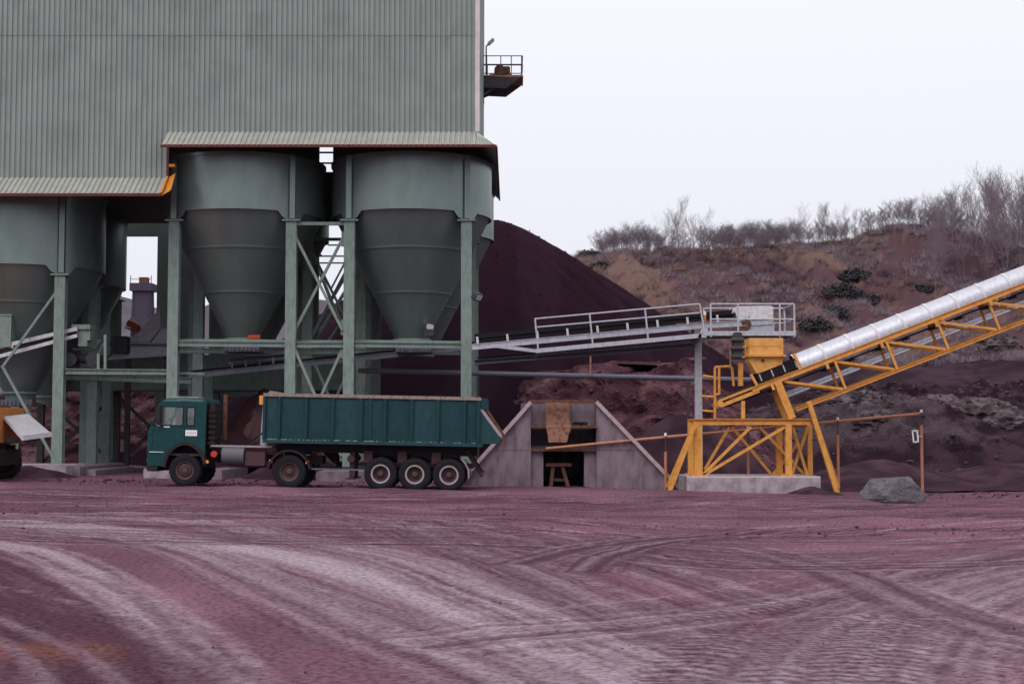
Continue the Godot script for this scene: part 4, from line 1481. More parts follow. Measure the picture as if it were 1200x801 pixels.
func build_truck() -> void:
	var base := Vector3(-11.33, ground_height(-11.33, -46.2), -46.2)
	var t := thing("tipper_truck", "dark teal articulated tipper truck with a ribbed trailer body parked under the silos", "truck", base)
	t.rotation.z = -atan(0.0195)
	origin = Vector3.ZERO
	var g: Geo
	# ---- cab
	var cab := Node3D.new()
	cab.name = "cab"
	t.add_child(cab)
	var arch := []
	for i in 13:
		var s := lerpf(PI - 0.14, 0.62, i / 12.0)
		arch.append(Vector2(1.19 + cos(s) * 0.68, 0.5 + sin(s) * 0.86))
	for z in [1.16, -1.2]:
		var low := PackedVector2Array([Vector2(0.06, 0.62)])
		low.append_array(PackedVector2Array(arch))
		low.append_array(PackedVector2Array([Vector2(1.8, 1.0), Vector2(1.8, 1.88), Vector2(0.11, 1.88), Vector2(0.02, 1.68), Vector2(0.0, 1.2), Vector2(0.03, 0.8)]))
		g = Geo.new()
		g.prism(low, z, z + 0.04)
		part(cab, "side_panel", g, M.truck_green)
		g = Geo.new()
		g.prism(PackedVector2Array([Vector2(0.11, 1.88), Vector2(0.17, 1.88), Vector2(0.39, 2.42), Vector2(0.39, 2.47), Vector2(0.30, 2.47)]), z, z + 0.04)
		g.prism(PackedVector2Array([Vector2(1.09, 1.88), Vector2(1.20, 1.88), Vector2(1.20, 2.47), Vector2(1.09, 2.47)]), z, z + 0.04)
		g.prism(PackedVector2Array([Vector2(1.45, 1.88), Vector2(1.8, 1.88), Vector2(1.8, 2.47), Vector2(1.45, 2.47)]), z, z + 0.04)
		g.prism(PackedVector2Array([Vector2(0.30, 2.47), Vector2(1.8, 2.47), Vector2(1.8, 2.63), Vector2(0.37, 2.63)]), z, z + 0.04)
		part(cab, "window_pillar", g, M.truck_green)
		g = Geo.new()
		var zz: float = z + (0.012 if z > 0 else 0.022)
		g.prism(PackedVector2Array([Vector2(0.165, 1.875), Vector2(1.095, 1.875), Vector2(1.095, 2.475), Vector2(0.4, 2.475)]), zz, zz + 0.006)
		part(cab, "window", g, M.glass)
		g = Geo.new()
		g.prism(PackedVector2Array([Vector2(1.195, 1.875), Vector2(1.455, 1.875), Vector2(1.455, 2.475), Vector2(1.195, 2.475)]), zz, zz + 0.006)
		part(cab, "window", g, M.glass)
		# rubber seals
		g = Geo.new()
		var zo: float = z + (0.043 if z > 0 else -0.003)
		for e in [[0.165, 1.88, 1.09, 1.88], [1.09, 1.88, 1.09, 2.46], [1.09, 2.46, 0.4, 2.46], [0.4, 2.46, 0.165, 1.88], [1.205, 1.88, 1.45, 1.88], [1.45, 1.88, 1.45, 2.46], [1.45, 2.46, 1.205, 2.46], [1.205, 2.46, 1.205, 1.88]]:
			g.bar(Vector3(e[0], e[1], zo), Vector3(e[2], e[3], zo), 0.03, 0.02, Vector3.BACK)
		part(cab, "window_seal", g, M.rubber)
		# door outline: thin dark gap strips
		g = Geo.new()
		for e in [[0.2, 1.86, 0.14, 1.0], [0.14, 1.0, 0.44, 0.98], [1.15, 1.86, 1.15, 1.4]]:
			g.bar(Vector3(e[0], e[1], zo), Vector3(e[2], e[3], zo), 0.012, 0.008, Vector3.BACK)
		part(cab, "door_gap", g, M.rubber)
		g = Geo.new()
		g.prism(arch_poly(1.19, 0.5, 0.6, 0.78, 0.1, 0.25, PI - 0.1), z - (0.25 if z > 0 else 0.05), z + 0.09)
		part(cab, "mudguard", g, M.chassis)
		g = Geo.new()
		g.bar(Vector3(0.08, 1.05, zo), Vector3(0.52, 1.05, zo), 0.025, 0.02, Vector3.BACK)
		part(cab, "step_strip", g, M.white_steel)
	g = Geo.new()
	g.box(Vector3(0.60, 1.83, 1.215), Vector3(0.18, 0.035, 0.03))
	g.box(Vector3(0.35, 1.87, 1.23), Vector3(0.06, 0.05, 0.06))
	part(cab, "door_handle", g, M.white)
	g = Geo.new()
	g.box(Vector3(1.36, 1.655, 1.206), Vector3(0.36, 0.18, 0.012))
	var plate := part(cab, "white_plate", g, M.white)
	g = Geo.new()
	for i in 6:
		g.box(Vector3(1.23 + i * 0.052, 1.67, 1.2135), Vector3(0.03, 0.045, 0.002))
		g.box(Vector3(1.24 + i * 0.048, 1.615, 1.2135), Vector3(0.034, 0.018, 0.002))
	part(plate, "lettering", g, M.steel_worn)
	# front, back, roof, floor
	g = Geo.new()
	g.prism(PackedVector2Array([Vector2(0.06, 0.62), Vector2(0.1, 0.62), Vector2(0.06, 1.2), Vector2(0.07, 1.68), Vector2(0.14, 1.86), Vector2(0.1, 1.86), Vector2(0.02, 1.68), Vector2(0.0, 1.2), Vector2(0.03, 0.8)]), -1.158, 1.158)
	part(cab, "front_panel", g, M.truck_green)
	g = Geo.new()
	g.prism(PackedVector2Array([Vector2(0.115, 1.87), Vector2(0.13, 1.865), Vector2(0.335, 2.53), Vector2(0.32, 2.535)]), -1.1, 1.1)
	part(cab, "windscreen", g, M.glass)
	g = Geo.new()
	g.box(Vector3(1.76, 1.45, 0), Vector3(0.04, 0.9, 2.31))
	g.box(Vector3(1.76, 2.56, 0), Vector3(0.04, 0.2, 2.31))
	for z in [-0.85, 0.85]: g.box(Vector3(1.76, 2.18, z), Vector3(0.04, 0.56, 0.6))
	part(cab, "rear_panel", g, M.chassis)
	g = Geo.new()
	var prof := [Vector2(0.30, 2.50), Vector2(0.33, 2.58), Vector2(0.41, 2.66), Vector2(0.56, 2.715), Vector2(1.1, 2.75), Vector2(1.66, 2.735), Vector2(1.76, 2.69), Vector2(1.8, 2.60)]
	for i in prof.size() - 1:
		var a: Vector2 = prof[i]
		var b: Vector2 = prof[i + 1]
		var rows := [[-1.2, -0.11], [-1.17, -0.04], [-1.08, 0.0], [0.0, 0.012], [1.08, 0.0], [1.17, -0.04], [1.2, -0.11]]
		for k in rows.size() - 1:
			var r: Array = rows[k]
			var q: Array = rows[k + 1]
			g.quad(Vector3(a.x, a.y + r[1], r[0]), Vector3(a.x, a.y + q[1], q[0]), Vector3(b.x, b.y + q[1], q[0]), Vector3(b.x, b.y + r[1], r[0]))
	part(cab, "roof", g, M.truck_green)
	g = Geo.new()
	g.xf = Transform3D(Basis(Vector3.RIGHT, PI / 2), Vector3(0.95, 2.78, 0))
	g.xf = Transform3D(Basis(), Vector3(0.95, 2.77, 0))
	g.box(Vector3.ZERO, Vector3(0.85, 0.05, 0.8))
	part(cab, "roof_hatch", g, M.rim_pale)
	g = Geo.new()
	g.box(Vector3(0.95, 0.98, 0), Vector3(1.55, 0.06, 2.25))
	g.box(Vector3(0.24, 1.75, 0), Vector3(0.3, 0.2, 2.25))
	part(cab, "floor_and_dash", g, M.seat)
	for z in [-0.6, 0.6]:
		g = Geo.new()
		g.soft_box(Vector3(0.95, 1.4, z), Vector3(0.5, 0.16, 0.5), 0.04)
		g.soft_box(Vector3(1.2, 1.8, z), Vector3(0.14, 0.75, 0.46), 0.05)
		part(cab, "seat", g, M.seat)
	g = Geo.new()
	for k in 16:
		var a := TAU * k / 16.0
		var b := TAU * (k + 1) / 16.0
		g.tube(Vector3(0.5 + sin(a) * 0.06, 1.9 + sin(a) * 0.2, 0.6 + cos(a) * 0.22), Vector3(0.5 + sin(b) * 0.06, 1.9 + sin(b) * 0.2, 0.6 + cos(b) * 0.22), 0.015, 0.015, 5, false)
	part(cab, "steering_wheel", g, M.rubber)
	for z in [1.32, -1.32]:
		g = Geo.new()
		g.soft_box(Vector3(0.36, 2.18, z), Vector3(0.14, 0.55, 0.2), 0.03)
		g.tube(Vector3(0.36, 2.45, z), Vector3(0.42, 2.5, z * 0.9), 0.015, 0.015, 6)
		g.tube(Vector3(0.36, 1.9, z), Vector3(0.36, 1.84, z * 0.9), 0.02, 0.02, 6)
		part(cab, "mirror", g, M.chassis)
	g = Geo.new()
	g.soft_box(Vector3(0.17, 0.62, 0), Vector3(0.34, 0.34, 2.36), 0.06)
	part(cab, "bumper", g, M.chassis)
	g = Geo.new()
	for i in 7:
		g.box(Vector3(1.94, 1.35 + i * 0.17, 0.75), Vector3(0.2, 0.1, 0.5))
	g.box(Vector3(1.94, 1.9, 0.75), Vector3(0.14, 1.4, 0.4))
	part(t, "air_intake", g, M.chassis)
	# ---- tractor chassis
	g = Geo.new()
	for z in [0.42, -0.42]: g.girder(Vector3(0.5, 0.88, z), Vector3(5.35, 0.88, z), 0.09, 0.26, 0.02)
	for x in [0.7, 2.0, 3.1, 4.4, 5.2]: g.box(Vector3(x, 0.88, 0), Vector3(0.1, 0.2, 0.74))
	part(t, "chassis", g, M.chassis)
	g = Geo.new()
	g.box(Vector3(1.0, 0.95, 0), Vector3(1.5, 0.75, 1.3))
	part(t, "engine", g, M.chassis)
	g = Geo.new()
	g.tube(Vector3(2.32, 0.97, 0.98), Vector3(3.0, 0.97, 0.98), 0.27, 0.27, 16)
	part(t, "fuel_tank", g, M.tank)
	g = Geo.new()
	g.soft_box(Vector3(3.35, 0.9, 0.9), Vector3(0.62, 0.42, 0.5), 0.04)
	part(t, "battery_box", g, M.mud)
	g = Geo.new()
	g.tube(Vector3(2.5, 0.72, 0.9), Vector3(3.75, 0.72, 0.9), 0.11, 0.11, 10)
	part(t, "air_tank", g, M.mud)
	g = Geo.new()
	g.box(Vector3(2.9, 1.27, 0.6), Vector3(1.9, 0.05, 0.9))
	part(t, "deck_plate", g, M.rim_pale)
	g = Geo.new()
	g.tube(Vector3(2.08, 1.02, 1.1), Vector3(2.08, 1.02, 1.2), 0.1, 0.1, 12)
	part(t, "lamp", g, M.lamp_red)
	for e in [[1.88, 0.78], [4.98, 0.82], [3.85, 0.84]]:
		g = Geo.new()
		g.box(Vector3(e[0], e[1], 1.2), Vector3(0.09, 0.09, 0.06))
		part(t, "lamp", g, M.lamp_amber)
	g = Geo.new()
	g.box(Vector3(4.4, 1.1, 0), Vector3(0.9, 0.1, 1.0))
	g.box(Vector3(4.4, 0.9, 0), Vector3(0.35, 0.3, 0.9))
	part(t, "fifth_wheel", g, M.chassis)
	g = Geo.new()
	g.tube(Vector3(1.19, 0.5, -1.0), Vector3(1.19, 0.5, 1.0), 0.07, 0.07, 8)
	g.tube(Vector3(4.42, 0.52, -1.0), Vector3(4.42, 0.52, 1.0), 0.1, 0.1, 8)
	part(t, "axle", g, M.chassis)
	for z in [1.0, -1.0]:
		g = Geo.new()
		g.prism(arch_poly(4.42, 0.52, 0.62, 0.62, 0.06, 0.15, PI - 0.1), z - 0.28, z + 0.25)
		part(t, "mudguard", g, M.chassis)
		add_wheel(t, 1.19, 0.5, z + 0.05 * sign(z), 0.49, 0.29, sign(z), true, false)
		add_wheel(t, 4.42, 0.52, z + 0.05 * sign(z), 0.52, 0.29, sign(z), false, false)
		add_wheel(t, 4.42, 0.52, z * 0.68, 0.52, 0.29, sign(z), false, false)
	# air and brake lines between cab and trailer
	for k in 3:
		g = Geo.new()
		var pts := []
		for i in 9:
			var f := i / 8.0
			pts.append(Vector3(lerpf(1.95, 3.5, f), lerpf(1.55, 1.75, f) - sin(f * PI) * (0.3 + 0.06 * k), 0.25 + 0.16 * k))
		g.pipe(pts, 0.018, 5)
		part(t, "air_hose", g, M.rubber)
	g = Geo.new()
	g.tube(Vector3(2.02, 1.0, -0.7), Vector3(2.02, 2.9, -0.7), 0.07, 0.07, 10)
	part(t, "exhaust", g, M.rust)
	g = Geo.new()
	g.box(Vector3(0.01, 0.78, 0.85), Vector3(0.05, 0.18, 0.4))
	part(t, "headlight", g, M.steel_worn)
	g = Geo.new()
	g.box(Vector3(0.01, 0.78, -0.85), Vector3(0.05, 0.18, 0.4))
	part(t, "headlight", g, M.steel_worn)
	g = Geo.new()
	g.box(Vector3(0.75, 0.5, 1.05), Vector3(0.3, 0.04, 0.25))
	part(t, "cab_step", g, M.chassis)
	# ---- trailer running gear
	g = Geo.new()
	for z in [0.5, -0.5]:
		g.girder(Vector3(3.9, 1.29, z), Vector3(10.2, 1.24, z), 0.14, 0.3, 0.025)
	for x in [4.2, 5.6, 7.2, 8.3, 9.4, 10.1]: g.box(Vector3(x, 1.26, 0), Vector3(0.12, 0.2, 0.84))
	part(t, "trailer_frame", g, M.chassis)
	g = Geo.new()
	g.box(Vector3(8.3, 0.78, 0.55), Vector3(3.6, 0.14, 0.1))
	g.box(Vector3(8.3, 0.78, -0.55), Vector3(3.6, 0.14, 0.1))
	part(t, "spring_beam", g, M.mud)
	for i in 3:
		var x: float = [7.25, 8.31, 9.37][i]
		g = Geo.new()
		g.tube(Vector3(x, 0.51, -1.05), Vector3(x, 0.51, 1.05), 0.08, 0.08, 8)
		part(t, "axle", g, M.chassis)
		for z in [1.0, -1.0]: add_wheel(t, x, 0.51, z + 0.03 * sign(z), 0.505, 0.36, sign(z), false, true)
		for z in [0.9, -0.9]:
			g = Geo.new()
			g.box(Vector3(x - 0.42, 1.02, z), Vector3(0.28, 0.36, 0.05))
			part(t, "mud_flap", g, M.mud)
	for z in [0.7, -0.7]:
		g = Geo.new()
		g.bar(Vector3(6.3, 0.35, z), Vector3(6.3, 1.15, z), 0.12, 0.12)
		g.box(Vector3(6.3, 0.33, z), Vector3(0.3, 0.05, 0.25))
		g.tube(Vector3(6.3, 0.95, z), Vector3(6.3, 0.95, z + 0.3 * sign(z)), 0.12, 0.12, 10)
		part(t, "landing_leg", g, M.mud)
		g = Geo.new()
		g.bar(Vector3(5.1, 0.62, z * 1.6), Vector3(6.8, 0.62, z * 1.6), 0.04, 0.05)
		part(t, "side_guard", g, M.grey_dull)
		g = Geo.new()
		g.prism(arch_poly(9.37, 0.51, 0.6, 0.6, 0.03, -0.15, 0.85), z * 1.45 - 0.22, z * 1.45 + 0.22)
		part(t, "rear_mudguard", g, M.rim_pale)
	# rear lamp bracket
	g = Geo.new()
	g.bar(Vector3(9.9, 1.25, 0.75), Vector3(10.35, 0.55, 0.75), 0.12, 0.14, Vector3.BACK)
	g.bar(Vector3(9.9, 1.25, -0.75), Vector3(10.35, 0.55, -0.75), 0.12, 0.14, Vector3.BACK)
	g.box(Vector3(10.36, 0.55, 0), Vector3(0.1, 0.16, 2.2))
	part(t, "rear_bar", g, M.chassis)
	for z in [0.85, -0.85]:
		g = Geo.new()
		g.box(Vector3(10.43, 0.56, z), Vector3(0.04, 0.12, 0.3))
		part(t, "lamp", g, M.lamp_red)
	# ---- tipper body
	var body := Node3D.new()
	body.name = "tipper_body"
	t.add_child(body)
	var y0 := 1.5
	var y1 := 2.84
	var xs := [3.62, 4.08, 4.92, 5.74, 6.6, 7.36, 8.18, 9.0, 9.82, 10.25]
	for z in [1.22, -1.25]:
		for i in xs.size() - 1:
			g = Geo.new()
			var a: float = xs[i] + 0.004
			var b: float = xs[i + 1] - 0.004
			# slightly dished sheet between the ribs
			var m := (a + b) / 2
			var zs: float = z + 0.03 if z > 0 else z
			var sg: float = 1.0 if z > 0 else -1.0
			g.box(Vector3(m, (y0 + y1) / 2, z + 0.015), Vector3(b - a, y1 - y0, 0.03))
			for k in 2:
				var dent := rng.randf_range(-0.012, 0.018)
				var pa := Vector3(lerpf(a, b, 0.1), lerpf(y0, y1, 0.08), zs + 0.002 * sg)
				var pb := Vector3(lerpf(a, b, 0.9), lerpf(y0, y1, 0.08), zs + 0.002 * sg)
				var pc := Vector3(lerpf(a, b, 0.9), lerpf(y0, y1, 0.92), zs + 0.002 * sg)
				var pd := Vector3(lerpf(a, b, 0.1), lerpf(y0, y1, 0.92), zs + 0.002 * sg)
				var pm := Vector3(lerpf(a, b, rng.randf_range(0.35, 0.65)), lerpf(y0, y1, rng.randf_range(0.3, 0.6)), zs + (0.012 + absf(dent)) * sg)
				if k == 0:
					g.tri(pa, pb, pm); g.tri(pb, pc, pm); g.tri(pc, pd, pm); g.tri(pd, pa, pm)
			part(body, "side_sheet", g, M.tipper[(i * 2 + 1) % 3])
		for i in xs.size():
			g = Geo.new()
			var wide := 0.12 if i in [4] else 0.085
			if i == 4: g.box(Vector3(xs[i] + 0.3, (y0 + y1) / 2, z + (0.055 if z > 0 else -0.025)), Vector3(0.09, y1 - y0 - 0.02, 0.05))
			g.box(Vector3(xs[i], (y0 + y1) / 2, z + (0.075 if z > 0 else -0.045)), Vector3(wide, y1 - y0 - 0.02, 0.09))
			part(body, "rib", g, M.tipper[2])
		g = Geo.new()
		g.box(Vector3(6.95, y1 + 0.045, z + 0.015), Vector3(6.75, 0.1, 0.14))
		part(body, "top_rail", g, M.tipper_rim)
		g = Geo.new()
		g.box(Vector3(7.0, y0 - 0.05, z + (0.035 if z > 0 else -0.005)), Vector3(6.8, 0.1, 0.17))
		part(body, "bottom_rail", g, M.tipper[1])
		g = Geo.new()
		g.bar(Vector3(3.65, y0 + 0.01, z + (0.095 if z > 0 else -0.065)), Vector3(10.2, y0 + 0.01, z + (0.095 if z > 0 else -0.065)), 0.012, 0.03)
		part(body, "worn_edge", g, M.worn)
		# raked tail
		g = Geo.new()
		g.prism(PackedVector2Array([Vector2(10.29, y0), Vector2(10.86, y0), Vector2(10.93, y0 + 0.06), Vector2(10.93, 1.72), Vector2(10.32, 2.52), Vector2(10.29, 2.54)]), z, z + 0.03)
		part(body, "tail_sheet", g, M.tipper[1])
		g = Geo.new()
		g.box(Vector3(10.4, y1 - 0.1, z + 0.015), Vector3(0.22, 0.34, 0.1))
		part(body, "tail_post", g, M.tipper[2])
		g = Geo.new()
		g.bar(Vector3(10.3, 2.6, z + 0.02), Vector3(10.95, 1.75, z + 0.02), 0.09, 0.05, Vector3.BACK)
		part(body, "tail_edge", g, M.rim_pale)
	g = Geo.new()
	g.bar(Vector3(10.42, 2.66, 0), Vector3(11.03, 1.78, 0), 2.36, 0.06)
	g.bar(Vector3(11.03, 1.8, 0), Vector3(11.03, 1.56, 0), 2.36, 0.07, Vector3.RIGHT)
	part(body, "tailgate", g, M.rust)
	g = Geo.new()
	g.box(Vector3(7.2, y0 + 0.03, 0), Vector3(7.2, 0.06, 2.42))
	part(body, "floor", g, M.rust)
	g = Geo.new()
	g.box(Vector3(3.6, (y0 + y1) / 2 + 0.05, 0), Vector3(0.06, y1 - y0 + 0.1, 2.42))
	part(body, "front_wall", g, M.tipper[0])
	g = Geo.new()
	g.prism(PackedVector2Array([Vector2(3.66, 2.93), Vector2(4.3, 2.93), Vector2(3.85, 3.0), Vector2(3.75, 3.02)]), -1.1, 1.1)
	part(body, "cab_shield", g, M.tipper_rim)
	g = Geo.new()
	g.box(Vector3(3.48, 2.72, 0.9), Vector3(0.14, 0.28, 0.3))
	part(t, "hose_reel", g, M.lamp_amber)
	g = Geo.new()
	g.tube(Vector3(3.42, 1.3, 0), Vector3(3.47, 2.7, 0), 0.13, 0.12, 12)
	part(t, "tipping_ram", g, M.grey_steel)

func build_dumper() -> void:
	var base := Vector3(at(0, 560, 47).x, 0, -47)
	base.y = ground_height(base.x, base.z)
	var t := thing("rock_dumper", "rusty orange dumper truck at the left edge with a grey tail plate", "truck", base)
	origin = Vector3.ZERO
	var g: Geo
	# local x to the right (rear); the machine faces left
	g = Geo.new()
	g.prism(PackedVector2Array([Vector2(0.32, 1.22), Vector2(0.32, 2.35), Vector2(-4.2, 2.55), Vector2(-4.4, 1.2), Vector2(-0.5, 1.1)]), -1.25, 1.25)
	part(t, "rock_body", g, M.dumper)
	for y in [1.3, 1.75, 2.3]:
		g = Geo.new()
		g.box(Vector3(-1.9, y, 1.28), Vector3(4.5, 0.1, 0.08))
		part(t, "body_rib", g, M.dumper)
	for x in [0.28, -1.0, -2.4, -3.9]:
		g = Geo.new()
		g.box(Vector3(x, 1.8, 1.29), Vector3(0.12, 1.0, 0.09))
		part(t, "body_rib", g, M.dumper)
	# tail plate hanging out to the right with a bright worn lip
	g = Geo.new()
	var a := Vector3(0.33, 2.06, 0.75)
	var b := Vector3(1.05, 1.4, 1.12)
	var c := Vector3(1.55, 1.52, -0.2)
	var e := Vector3(0.55, 2.16, -0.9)
	g.quad(a, b, c, e)
	var dn := Vector3(-0.03, -0.07, 0)
	g.quad(e + dn, c + dn, b + dn, a + dn)
	g.quad(a + dn, b + dn, b, a)
	g.quad(c + dn, e + dn, e, c)
	part(t, "tail_plate", g, M.steel_worn)
	g = Geo.new()
	g.bar(b + Vector3(0, -0.03, 0), c + Vector3(0, -0.03, 0), 0.08, 0.16)
	part(t, "tail_lip", g, M.white_steel)
	g = Geo.new()
	g.bar(Vector3(0.3, 1.3, 0.6), Vector3(1.1, 1.35, 0.5), 0.12, 0.12)
	g.bar(Vector3(0.3, 1.3, -0.6), Vector3(1.1, 1.35, -0.3), 0.12, 0.12)
	part(t, "plate_support", g, M.dark_steel)
	g = Geo.new()
	for z in [0.5, -0.5]: g.girder(Vector3(0.3, 1.0, z), Vector3(-7.2, 1.0, z), 0.12, 0.3, 0.03)
	part(t, "chassis", g, M.chassis)
	g = Geo.new()
	g.box(Vector3(0.22, 0.75, 0), Vector3(0.12, 0.5, 2.3))
	part(t, "rear_guard", g, M.chassis)
	for z in [1.0, -1.0]:
		for x in [-0.25, -1.55, -6.0]:
			add_wheel(t, x, 0.55, z, 0.56, 0.4, sign(z), false, false)
	g = Geo.new()
	for x in [-0.25, -1.55, -6.0]: g.tube(Vector3(x, 0.55, -1), Vector3(x, 0.55, 1), 0.1, 0.1, 8)
	part(t, "axle", g, M.chassis)
	g = Geo.new()
	g.prism(PackedVector2Array([Vector2(-7.4, 0.8), Vector2(-4.9, 0.8), Vector2(-4.9, 2.8), Vector2(-6.9, 2.8), Vector2(-7.4, 1.8)]), -1.2, 1.2)
	part(t, "cab", g, M.dumper)
	for z in [1.21, -1.21]:
		g = Geo.new()
		g.prism(PackedVector2Array([Vector2(-6.95, 1.85), Vector2(-5.6, 1.85), Vector2(-5.6, 2.6), Vector2(-6.7, 2.6)]), z - 0.01, z + 0.01)
		part(t, "window", g, M.glass)


# ---------- land ----------
var CREST := [[560, 330], [640, 322], [680, 301], [720, 295], [780, 292], [860, 289], [930, 286], [985, 283], [1012, 275], [1040, 265], [1080, 261], [1115, 270], [1150, 284], [1200, 291], [1300, 292], [1500, 280]]
const CREST_D := 125.0

func crest_height(x: float) -> float:
	var px := x / CREST_D * FOCAL + 600.0
	for i in CREST.size() - 1:
		if px <= CREST[i + 1][0] or i == CREST.size() - 2:
			var k := clampf((px - CREST[i][0]) / float(CREST[i + 1][0] - CREST[i][0]), 0.0, 1.0)
			return at(600, lerpf(CREST[i][1], CREST[i + 1][1], k), CREST_D).y
	return 18.0

func hill_height(x: float, d: float) -> float:
	var warp := fbm.get_noise_2d(x * 1.3, d * 1.3) * 5.0
	var dd := d + warp
	var toe := 6.4
	var h := 0.0
	if dd < 58.0: h = -0.6
	elif dd < 67.0: h = lerpf(-0.6, 2.7, smoothstep(0, 1, (dd - 58.0) / 9.0))
	elif dd < 75.0: h = lerpf(2.7, 3.9, (dd - 67.0) / 8.0)
	elif dd < 80.0: h = 3.9
	elif dd < 88.0: h = lerpf(3.9, 5.9, smoothstep(0, 1, (dd - 80.0) / 8.0))
	elif dd < 96.0: h = lerpf(5.9, toe, (dd - 88.0) / 8.0)
	else:
		var top := crest_height(x)
		var k := clampf((d + warp * 0.5 - 96.0) / (CREST_D - 96.0), 0.0, 1.0)
		h = lerpf(toe, top, pow(k, 0.9)) if d < CREST_D else top + (d - CREST_D) * 0.01
		var gully := ridge.get_noise_2d(x * 1.6 + d * 0.5, d * 0.35)
		h += gully * 1.9 * smoothstep(0.0, 0.25, k) * (1.0 - smoothstep(0.8, 1.0, k))
	h += fbm.get_noise_2d(x * 4.0, d * 4.0) * 0.45 + fine.get_noise_2d(x * 2.0, d * 2.0) * 0.2 * smoothstep(60.0, 70.0, d)
	# the hill sinks away behind the stockpile on the left
	return lerpf(-1.0, h, smoothstep(2.0, 9.0, x + (d - 60.0) * 0.12))

func hill_tint(p: Vector3, n: Vector3) -> Color:
	var d := -p.z
	var a := fbm.get_noise_2d(p.x * 3.4 + d * 1.6 + 50.0, d * 1.3)
	var b := fine.get_noise_2d(p.x * 1.4, d * 1.4 + p.y * 2.0)
	var soil := Color(0.13, 0.073, 0.086)
	var dark := Color(0.078, 0.047, 0.06)
	var tan_ := Color(0.25, 0.155, 0.128)
	var c := soil.lerp(dark, smoothstep(-0.05, 0.3, a + b * 0.3))
	c = c.lerp(tan_, smoothstep(0.16, 0.4, -a + b * 0.5) * 0.7)
	var low := Color(0.042, 0.023, 0.035).lerp(Color(0.075, 0.043, 0.06), smoothstep(-0.2, 0.35, b + a))
	var k := smoothstep(88.0, 97.0, d + a * 8.0)
	c = low.lerp(c, k)
	# dry grass along the edge of the plateau
	c = c.lerp(Color(0.26, 0.19, 0.14), smoothstep(CREST_D - 5.0, CREST_D - 1.0, d + b * 4.0) * 0.5)
	return c

